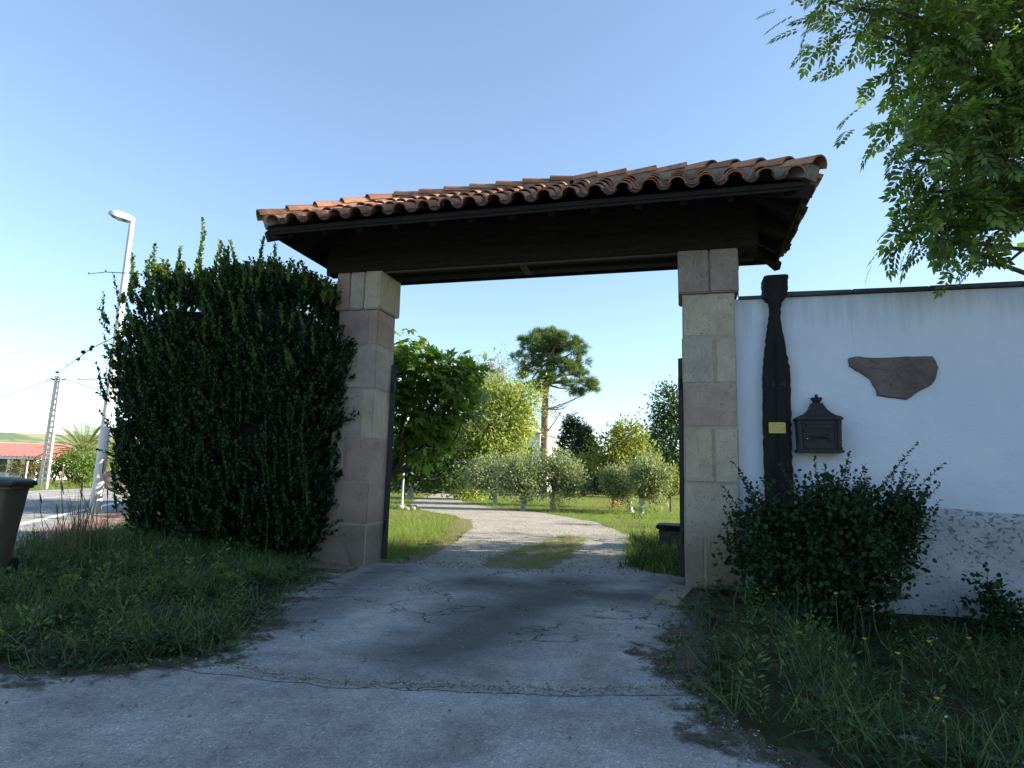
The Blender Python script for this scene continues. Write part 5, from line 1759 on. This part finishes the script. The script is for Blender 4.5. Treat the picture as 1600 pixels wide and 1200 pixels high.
# roses
for px, py, dist, lab in ((868, 792, 23.5, 'low rose bush with pink flowers beside the thin apple trunk'), (962, 799, 23, 'low rose bush with red flowers before the walnut tree'), (1003, 793, 21, 'dark small shrub on the lawn before the silvery apple trees')):
    p_ = dp(px, py, dist); p_[2] = 0
    o = thing('rose_bush', lab, 'bush', p_, 'small bushes on the lawn')
    lm = LM(); crown(lm, [(p_[0], p_[1], .25, .32, .3, .25)], 30, 14, .07, .06, LEAF4, .7, .3, .9, .3); lm.build('foliage', MAT['leaf_walnut' if 'rose bush' in lab else 'leaf_dark'], o)
    if 'flowers' in lab:
        mb = MB()
        for k in range(9): mb.lathe([(.01, -.02), (.04, 0), (.025, .03)], p_ + np.array([random.uniform(-.3, .3), random.uniform(-.3, .1), random.uniform(.25, .5)]), 7)
        mb.build('blossoms', MAT['red_petal'], o)

# --- unseen trees and shrubs added to cast shade or block sky light
def big(name, label, base, lobes, n=520, mat='leaf_dark', group=None):
    tree(name, label, 'tree', base, 2.4, lobes, n, 12, .34, .42, LEAF4, MAT[mat], MAT['bark'], .3, group, .8, -.1, .8, .25, 1.0, 14)


big('shade_tree', 'added unseen shade tree by the lane beyond the right of the view', (12.8, 6.0, -.1), [(12.6, 5.6, 5.8, 2.2, 3.2, 3.3), (14.2, 5.8, 5.4, 1.8, 3.0, 3.0)], 1000)  # added out of view to keep sun off the foreground
big('shade_tree', 'added unseen shade tree behind the wall beyond the right of the view', (12.8, 10.2, 0), [(12.6, 9.9, 5.4, 2.2, 2.6, 2.7), (14.2, 10.2, 5.6, 1.8, 2.6, 2.6)], 900)
big('shade_tree', 'flat-crowned tree added to shade the hedge, unseen beyond the right of the view', (8.9, 12.2, 0), [(8.6, 11.9, 6.9, 1.7, 2.4, 1.7)], 480)  # added out of view to keep sun off the hedge front
for x_, y_, h_ in ((2.9, 10.2, 2.4), (4.2, 11.6, 3.0), (2.6, 14.3, 3.1), (5.2, 13.9, 3.4), (3.0, 13.2, 3.2), (3.8, 15.6, 3.4), (4.6, 19.5, 3.2), (6.5, 24.5, 3.0)):  # loose shrubs added out of sight to cast shadow bands on the path
    tree('shade_shrub', 'loose leafy shrub added behind the white wall to shade the path, hidden from the drive', 'shrub', (x_, y_, 0), .4, [(x_, y_, h_ * .55, .45, .35, h_ * .5)], 34, 10, .16, .15, LEAF4, MAT['leaf_walnut'], MAT['bark'], .04, 'added shade shrubs behind the white wall', limbs=6)
for x_, y_, h_, lab in ((1.75, 10.9, 2.7, 'unseen dense shrub added for shade close behind the right gate pillar'), (2.3, 12.4, 2.5, 'second unseen dense shrub added for shade behind the white wall')):  # dense shrubs added out of sight to shade the ground inside the pillar
    tree('shade_shrub', lab, 'shrub', (x_, y_, 0), .4, [(x_, y_, h_ * .5, .8, .7, h_ * .52)], 150, 16, .16, .14, LEAF4, MAT['leaf_dark'], MAT['bark'], .05, None, limbs=6)
for k, x_ in enumerate((-14, -8, -2, 4, 10)):  # added tree row cutting the low sky light on wall and drive
    big('sky_block_tree', 'dark tree added behind the viewer across the lane to block sky light', (x_, -15 - k % 2, 0), [(x_, -15 - k % 2, 4.2, 3.4, 2.4, 3.4)], 200, 'leaf_dark', 'added light-blocking trees behind the viewer')
big('shade_tree', 'unseen round tree added behind the tall hedge to shade the road', (-13.2, 17.0, 0), [(-13.2, 17.6, 2.9, 2.2, 2.8, 2.8), (-12.6, 15.0, 2.0, 1.6, 1.5, 1.9)], 380)  # added out of sight to shade the near road and lower lamp pole

# ------------------------------------------------------------------ garden lamp, trough, border stones
p_ = gp(628, 790)
gl = thing('garden_lamp', 'slim white garden lamp post with a globe inside the gate', 'lamp post', p_)
mb = MB(); mb.lathe([(.09, 0), (.09, .06), (.05, .10), (.042, .2), (.036, 3.05), (.05, 3.07), (.05, 3.12)], p_, 14); mb.build('pole', MAT['lamp_paint'], gl, True)
mb = MB(); mb.lathe([(.05, 3.12), (.12, 3.16), (.17, 3.26), (.18, 3.34), (.15, 3.46), (.08, 3.53), (.02, 3.56)], p_, 18); mb.build('globe', MAT['white_paint'], gl, True)
tr_ = yp(1050, 838, 12.6)
trough = thing('stone_trough', 'mossy stone trough with a dark slab top behind the right pillar', 'trough', (tr_[0], 12.6, 0))
mb = MB(); mb.box((tr_[0] - .22, 12.1, -.05), (tr_[0] + .9, 13.0, .36), 0, None, .05, .03); mb.build('trough_body', MAT['stone_grey'], trough)
mb = MB(); mb.box((tr_[0] - .26, 12.05, .36), (tr_[0] + .95, 13.05, .43), 0, None, .02, .015); mb.build('slab', MAT['black_wood'], trough)
for k in range(11):
    q_ = gp(616 + k * 3.2 + random.uniform(-1, 1), 795 + random.uniform(-3, 2))
    mb = MB(); s_ = random.uniform(.07, .13)
    bm = bmesh.new(); bmesh.ops.create_icosphere(bm, subdivisions=2, radius=s_)
    for v in bm.verts: v.co = Vector((v.co.x * 1.2, v.co.y, v.co.z * .75)) * random.uniform(.88, 1.08)
    mb.bm(bm, 0, None, (q_[0], q_[1], s_ * .45))
    tag(mb.build('border_stone', MAT['mortar']), 'pale rounded border stone at the foot of the garden lamp', 'stone', 'border stones round the garden lamp')

# ------------------------------------------------------------------ wheelie bin
WB = np.array([-7.24, 5.28]); wa = R(34)
wbin = thing('wheelie_bin', 'weathered dark olive wheelie bin standing at the left edge by the road', 'bin', (WB[0], WB[1], 0))
rt = Matrix.Translation((WB[0], WB[1], 0)) @ Matrix.Rotation(wa, 4, 'Z')


def bin_part(fn, name, mat, sm_=False, parent=wbin):
    mb = MB(); fn(mb)
    mb.v = [tuple(rt @ Vector(p)) for p in mb.v]
    return mb.build(name, mat, parent, sm_)


def ring_rect(hw_, hd, z, r_=.05, n=4):
    out = []
    for sx, sy, a0 in ((1, 1, 0), (-1, 1, 90), (-1, -1, 180), (1, -1, 270)):
        for k in range(n + 1):
            a_ = R(a0 + 90 * k / n)
            out.append((sx * (hw_ - r_) + r_ * math.cos(a_), sy * (hd - r_) + r_ * math.sin(a_), z))
    return out


def loft(mb, rings):
    n = len(rings[0]); vs = [p for r_ in rings for p in r_]
    fs = [(i * n + k, i * n + (k + 1) % n, (i + 1) * n + (k + 1) % n, (i + 1) * n + k) for i in range(len(rings) - 1) for k in range(n)]
    fs += [tuple(reversed(range(n))), tuple((len(rings) - 1) * n + k for k in range(n))]
    mb.add(vs, fs)


bin_part(lambda mb: loft(mb, [ring_rect(.20, .23, .03), ring_rect(.21, .24, .10), ring_rect(.27, .335, .93), ring_rect(.275, .34, .95), ring_rect(.305, .37, .955), ring_rect(.305, .37, 1.0)]), 'bin_body', MAT['bin'], True)
bin_part(lambda mb: loft(mb, [ring_rect(.325, .39, .985), ring_rect(.33, .395, 1.0), ring_rect(.325, .39, 1.025), ring_rect(.29, .34, 1.055, .08), ring_rect(.19, .22, 1.075, .1), ring_rect(.06, .08, 1.08, .03)]), 'lid', MAT['bin_lid'], True)
bin_part(lambda mb: mb.tube([(-.24, .42, .97), (.24, .42, .97)], .017, 10), 'handle', MAT['bin_lid'])
for sx in (-1, 1):
    def wh(mb, sx=sx):
        mb.lathe([(.02, -.03), (.075, -.03), (.1, -.02), (.1, .02), (.075, .03), (.02, .03)], (0, 0, 0), 20)
        mb.v = [(sx * .235 + p[2], .24 + p[1], .1 + p[0]) for p in mb.v]
    bin_part(wh, 'wheel', MAT['rubber'], True)
bin_part(lambda mb: mb.tube([(-.23, .24, .1), (.23, .24, .1)], .012, 8), 'axle', MAT['cast_iron'])

# ------------------------------------------------------------------ street lamp and utility pole
b_ = gp(148, 802)
lamp = thing('street_lamp', 'tall pale street lamp with a graffiti mark on its pole beside the road', 'street lamp', (b_[0], b_[1], 0))
tp_ = dp(206.5, 343, 17.0)
d_ = (tp_ - b_) / np.linalg.norm(tp_ - b_)
mb = MB(); mb.tube([b_, b_ + d_ * .05, tp_ * .02 + b_ * .98, tp_], [.15, .15, .135, .062], 18); mb.build('pole', MAT['lamp_paint'], lamp, True)
mb = MB(); mb.tube([b_ - np.array([0, 0, .02]), b_ + np.array([0, 0, .03])], [.24, .24], 18); mb.build('base_plate', MAT['concrete'], lamp)
hl = dp(170, 334, 16.8)
hd_ = hl - tp_; Lh = np.linalg.norm(hd_); hx = hd_ / Lh; hy = np.cross(hx, [0, 0, 1]); hy /= np.linalg.norm(hy); hzv = np.cross(hy, hx); hzv = hzv if hzv[2] > 0 else -hzv
vs = []
for t, wv, zt0, zb0 in ((-.12, .05, .05, -.05), (.0, .09, .07, -.07), (.25, .15, .10, -.075), (.6, .17, .12, -.07), (.88, .13, .10, -.03), (1.02, .05, .05, .0)):
    c_ = tp_ + hx * Lh * t
    for a_, zz in ((-1, zb0), (1, zb0), (1, zt0 * .3), (.6, zt0), (-.6, zt0), (-1, zt0 * .3)):
        vs.append(c_ + hy * a_ * wv + hzv * zz)
fs = [(i * 6 + k, i * 6 + (k + 1) % 6, (i + 1) * 6 + (k + 1) % 6, (i + 1) * 6 + k) for i in range(5) for k in range(6)] + [(5, 4, 3, 2, 1, 0), tuple(30 + k for k in range(6))]
mb = MB(); mb.add(vs, fs); mb.build('lamp_head', MAT['lamp_paint'], lamp, True)
mb = MB()
vs = [tp_ + hx * Lh * t + hy * a_ * wv + hzv * (zz) for t, a_, wv, zz in ((.22, -1, .11, -.085), (.22, 1, .11, -.085), (.85, 1, .10, -.045), (.85, -1, .10, -.045))]
mb.add(vs + [v_ + hzv * .02 for v_ in vs], [(3, 2, 1, 0), (4, 5, 6, 7), (0, 1, 5, 4), (1, 2, 6, 5), (2, 3, 7, 6), (3, 0, 4, 7)]); mb.build('lens', MAT['dark_glass'], lamp)
gp_ = []
for a_, b2 in ((154, 722), (156, 726), (152.5, 727), (154, 731), (157.5, 735), (156, 740), (152.5, 739), (151.5, 733), (153, 729)):
    c_ = dp(a_, b2, 16.5)
    # lay the mark on the pole's near side
    t_ = (c_[2] - b_[2]) / (tp_[2] - b_[2]); ax = b_ + (tp_ - b_) * t_; rr = .135 - .07 * t_ + .004
    ex = (c_ - ax) @ CR; ex = max(-rr * .85, min(rr * .85, ex))
    q2 = -fw * math.sqrt(rr * rr - ex * ex); gp_.append(ax + CR * ex + np.array([q2[0], q2[1], 0]))
mb = MB(); mb.tube(gp_, .011, 6); mb.build('graffiti', MAT['graffiti'], lamp)

# concrete utility pole with ladder-like openings
b_ = dp(67, 760, 33); b_[2] = float(terr(b_[0], b_[1])); t_ = dp(92, 588, 33.0); t_[:2] = b_[:2] + (t_[:2] - b_[:2]) * .9
up_ = thing('utility_pole', 'pale concrete ladder-like utility pole across the road', 'utility pole', b_)
fx = np.array([CR[0], CR[1], 0]); fx /= np.linalg.norm(fx); fy = np.array([-fx[1], fx[0], 0])
mb = MB()
for sgn in (-1, 1):
    a1, a2 = b_ + fx * sgn * .185, t_ + fx * sgn * .10
    mb.bar(a1, a2, .09, .13, up=fy)
nR = 20
for k in range(nR + 1):
    f_ = k / nR; c_ = b_ + (t_ - b_) * f_; hw_ = .185 + (.10 - .185) * f_
    mb.bar(c_ - fx * (hw_ - .04), c_ + fx * (hw_ - .04), .10, .10)
mb.build('pole_body', MAT['concrete'], up_)
mb = MB()
mb.bar(t_ + np.array([0, 0, -.15]) - fx * .35, t_ + np.array([0, 0, -.15]) + fx * .35, .05, .05)
mb.build('cross_arm', MAT['stone_grey'], up_)


def wire(a, b, label, sag=.3):
    a, b = np.array(a), np.array(b)
    pts_ = [a + (b - a) * t + np.array([0, 0, -sag * 4 * t * (1 - t)]) for t in np.linspace(0, 1, 14)]
    mb = MB(); mb.tube(pts_, .014, 5)
    tag(mb.build('overhead_cable', MAT['cable']), label, 'cable')


wire(t_ + np.array([0, 0, -.1]) - fx * .3, dp(-140, 650, 46), 'thin overhead cable running left from the concrete pole', .4)
wire(t_ + np.array([0, 0, -.1]) + fx * .3, dp(330, 640, 36), 'thin overhead cable running right from the concrete pole behind the hedge', .3)

# ------------------------------------------------------------------ across the road: pavilion, palms, bushes, wall, fence posts
bd = 58
e0, e1 = dp(-70, 711, bd), dp(66, 714, bd)
ax = (e1 - e0); ax[2] = 0; LB = np.linalg.norm(ax); ax /= LB; ay = np.array([-ax[1], ax[0], 0])
ay = ay if ay[1] > 0 else -ay
zg = float(terr(e1[0], e1[1])); ze = float(e1[2])
bl = thing('roadside_building', 'low white pavilion with red roof and columns across the road at the far left', 'building', (e0[0], e0[1], zg))
A3 = lambda s_, d__, z: e0 * np.array([1, 1, 0]) + ax * s_ + ay * d__ + np.array([0, 0, z])
mb = MB()
rv = [A3(-.3, -.2, ze), A3(LB + .1, -.2, ze), A3(LB + .1, 6.2, ze), A3(-.3, 6.2, ze), A3(-.3, 3, ze + 1.25), A3(LB + .1, 3, ze + 1.25)]
rv += [p + np.array([0, 0, -.12]) for p in rv]
mb.add(rv, [(0, 1, 5, 4), (2, 3, 4, 5), (1, 2, 5), (3, 0, 4), (6, 10, 11, 7), (8, 11, 10, 9), (7, 11, 8), (9, 10, 6), (0, 6, 7, 1), (1, 7, 8, 2), (2, 8, 9, 3), (3, 9, 6, 0)])
for k in range(24):
    s_ = -.2 + k * (LB + .2) / 23
    mb.bar(A3(s_, -.2, ze + .02), A3(s_, 3, ze + 1.27), .05, .04)
mb.build('roof', MAT['red_roof'], bl)
mb = MB(); mb.bar(A3(-.3, -.22, ze - .16), A3(LB + .1, -.22, ze - .16), .05, .2); mb.build('fascia', MAT['white_paint'], bl)
mb = MB()
for s0, s1 in ((-.0, LB - .3),):
    q_ = [A3(s0, 1.6, zg - .2), A3(s1, 1.6, zg - .2), A3(s1, 5.8, zg - .2), A3(s0, 5.8, zg - .2)]
    q2 = [p + np.array([0, 0, ze - zg + .1]) for p in q_]
    mb.add(q_ + q2, [(3, 2, 1, 0), (4, 5, 6, 7), (0, 1, 5, 4), (1, 2, 6, 5), (2, 3, 7, 6), (3, 0, 4, 7)])
mb.build('wall', MAT['white_paint'], bl)
for s_ in np.linspace(.3, LB - .5, 7):
    mb = MB(); mb.bar(A3(s_, 0, zg - .2), A3(s_, 0, ze - .1), .28, .28, up=ay); mb.build('column', MAT['white_paint'], bl)
for s_ in np.linspace(1.1, LB - 1.3, 6):
    mb = MB(); mb.bar(A3(s_ - .45, 1.57, zg + 1.25), A3(s_ + .45, 1.57, zg + 1.25), .05, 1.3); wv_ = mb.build('window', MAT['dark_glass'], bl)


def palm(px, py, dist, L, nf, label):
    c_ = dp(px, py, dist); g_ = float(terr(c_[0], c_[1]))
    o = thing('palm_tree', label, 'palm', (c_[0], c_[1], g_), 'palms across the road')
    mb = MB(); mb.tube([(c_[0], c_[1], g_ - .1), (c_[0], c_[1], g_ + .5 * (c_[2] - g_)), c_ + np.array([0, 0, .1])], [.34, .28, .26], 12); mb.build('trunk', MAT['bark'], o)
    lm = LM(); mb = MB()
    for k in range(nf):
        az = k * 2.399 + random.uniform(-.2, .2); el = R(82 - 95 * (k / nf) ** .9)
        dr = .45 + .5 * (k / nf)
        hdir = np.array([math.cos(az), math.sin(az), 0])
        t = np.linspace(0, 1, 22)
        pts_ = c_ + np.outer(t * L * math.cos(el), hdir) + np.outer(t * L * math.sin(el) - dr * L * .55 * t ** 2.2, [0, 0, 1])
        mb.tube(pts_[::3], list(np.linspace(.03, .008, len(pts_[::3]))), 4, 0, False)
        tang = np.gradient(pts_, axis=0); tang /= np.linalg.norm(tang, axis=1, keepdims=True)
        sd_ = np.cross(tang, [0, 0, 1.0]); sd_ /= np.linalg.norm(sd_, axis=1, keepdims=True) + 1e-6
        ll = .7 * np.sin(np.pi * (.12 + .83 * t)) + .08
        for sgn in (-1, 1):
            lm.put(pts_[2:], (tang * .75 + sd_ * sgn * .9 + np.array([0, 0, -.15]))[2:], np.tile([0, 0, 1.], (20, 1)), ll[2:], T([(-.035, 0, 0), (.035, 0, 0), (.02, .8, 0), (-.005, 1, -.03)], [(0, 1, 2, 3)]))
    lm.build('fronds', MAT['leaf_palm'], o); mb.build('frond_ribs', MAT['leaf_palm'], o)


palm(130, 708, 42, 2.9, 38, 'palm with arching fronds rising behind the round bush across the road')
palm(183, 722, 45, 2.3, 40, 'lower palm half hidden behind the street lamp pole')


def rbush(px, py, dist, rw, rh, mat, size, n, label, lob2=()):
    p_ = dp(px, py, dist); g_ = float(terr(p_[0], p_[1])); m_ = dist / F_PX
    o = thing('roadside_bush', label, 'bush', (p_[0], p_[1], g_), 'bushes across the road')
    lm = LM(); lb = [(p_[0], p_[1], p_[2], rw * m_, rw * m_, rh * m_)]
    for (a_, b2, c_, d2) in lob2:
        q_ = dp(a_, b2, dist); lb.append((q_[0], q_[1], q_[2], c_ * m_, c_ * m_, d2 * m_))
    crown(lm, lb, n, 14, .2, size, LEAF4, .8, 0, .8, .5); lm.build('foliage', MAT[mat], o)
    mb = MB()
    mb.tube(bend((p_[0], p_[1], g_ - .1), (p_[0] + random.uniform(-.3, .3), p_[1] + random.uniform(-.3, .3), p_[2]), .1, 4), [.06, .05, .04, .02], 6)
    mb.build('stem', MAT['bark'], o)


rbush(127, 730, 38, 24, 22, 'leaf_round', .15, 480, 'round dense green bush below the palm across the road', ((113, 722, 14, 14), (140, 735, 12, 16)))
rbush(84, 732, 37.5, 9, 13, 'leaf_lime', .16, 60, 'bright light green shrub right of the concrete pole')
rbush(36, 732, 40, 22, 9, 'leaf_olive', .15, 90, 'yellowish olive shrub before the red-roofed pavilion')
rbush(60, 735, 40, 6, 10, 'leaf_dry', .14, 40, 'small brownish shrub left of the concrete pole')
for px, y0, y1, dist, lab in ((96, 752, 727, 36, 'rusty thin fence post beside the round bush'), (40, 745, 722, 39, 'pale fence post in front of the olive shrub')):
    a_ = dp(px, y0, dist); t2 = dp(px, y1, dist); a_[2] = float(terr(a_[0], a_[1])) - .1
    fp_ = thing('fence_post', lab, 'fence post', a_, 'fence posts across the road')
    mb = MB(); mb.bar(a_, (a_[0], a_[1], t2[2]), .06, .06, up=(0, 1, 0)); mb.build('post', MAT['rust' if px == 96 else 'concrete'], fp_)
    mb = MB(); mb.box((a_[0] - .055, a_[1] - .055, t2[2]), (a_[0] + .055, a_[1] + .055, t2[2] + .03)); mb.build('post_cap', MAT['concrete'], fp_)
a_, c_ = dp(158, 752, 36), dp(205, 752, 36)
mb = MB()
for k in range(46):
    f_ = random.random(); z = random.uniform(-.1, .95)
    q_ = a_ + (c_ - a_) * f_
    bm = bmesh.new(); bmesh.ops.create_icosphere(bm, subdivisions=2, radius=random.uniform(.16, .3))
    for v in bm.verts: v.co = Vector((v.co.x * 1.3, v.co.y, v.co.z * .7)) * random.uniform(.92, 1.05)
    mb.bm(bm, 0, None, (q_[0], q_[1] + random.uniform(-.1, .1), z))
mb.bar((a_[0], a_[1], .4), (c_[0], c_[1], .4), .4, 1.1)
tag(mb.build('stone_wall', plain('field_stone', (.16, .13, .10), (.36, .30, .23), 3, .95, .6, .03)), 'low rubble stone wall across the road behind the street lamp', 'wall')
# rough grass on the far roadside
P = np.array([road_pt(s, o) for s, o in zip(rng.uniform(5, 50, 1600), 6.7 + 5 * rng.random(1600) ** 1.6)])
grass('roadside_grass', P, lambda x, y: terr(x, y), .15, .5, MAT['lawn'], 'sunlit grass bank along the far side of the road', .4, 6)

# ------------------------------------------------------------------ white house far in the garden
h0 = dp(843, 735, 58)
hs = thing('white_house', 'white house glimpsed between the light green tree and the pine', 'house', (h0[0] - 4.5, h0[1] + 4, 0))
mb = MB(); mb.box((h0[0] - 9, h0[1], -.2), (h0[0], h0[1] + 8, 5.3)); mb.build('wall', MAT['white_paint'], hs)
mb = MB()
x0, x1, y0, y1 = h0[0] - 9.4, h0[0] + .2, h0[1] - .4, h0[1] + 8.4
rv = [(x0, y0, 5.3), (x1, y0, 5.3), (x1, y1, 5.3), (x0, y1, 5.3), (x0 + 4, (y0 + y1) / 2, 6.6), (x1 - 5, (y0 + y1) / 2, 6.6)]
mb.add(rv, [(0, 1, 5, 4), (2, 3, 4, 5), (1, 2, 5), (3, 0, 4), (3, 2, 1, 0)]); mb.build('roof', MAT['red_roof'], hs)
for k in range(3):
    x = h0[0] - 1.0 - 2.8 * k
    mb = MB(); mb.box((x - .45, h0[1] - .05, 2.6), (x + .45, h0[1] - .01, 4.0)); mb.build('window', MAT['dark_glass'], hs)
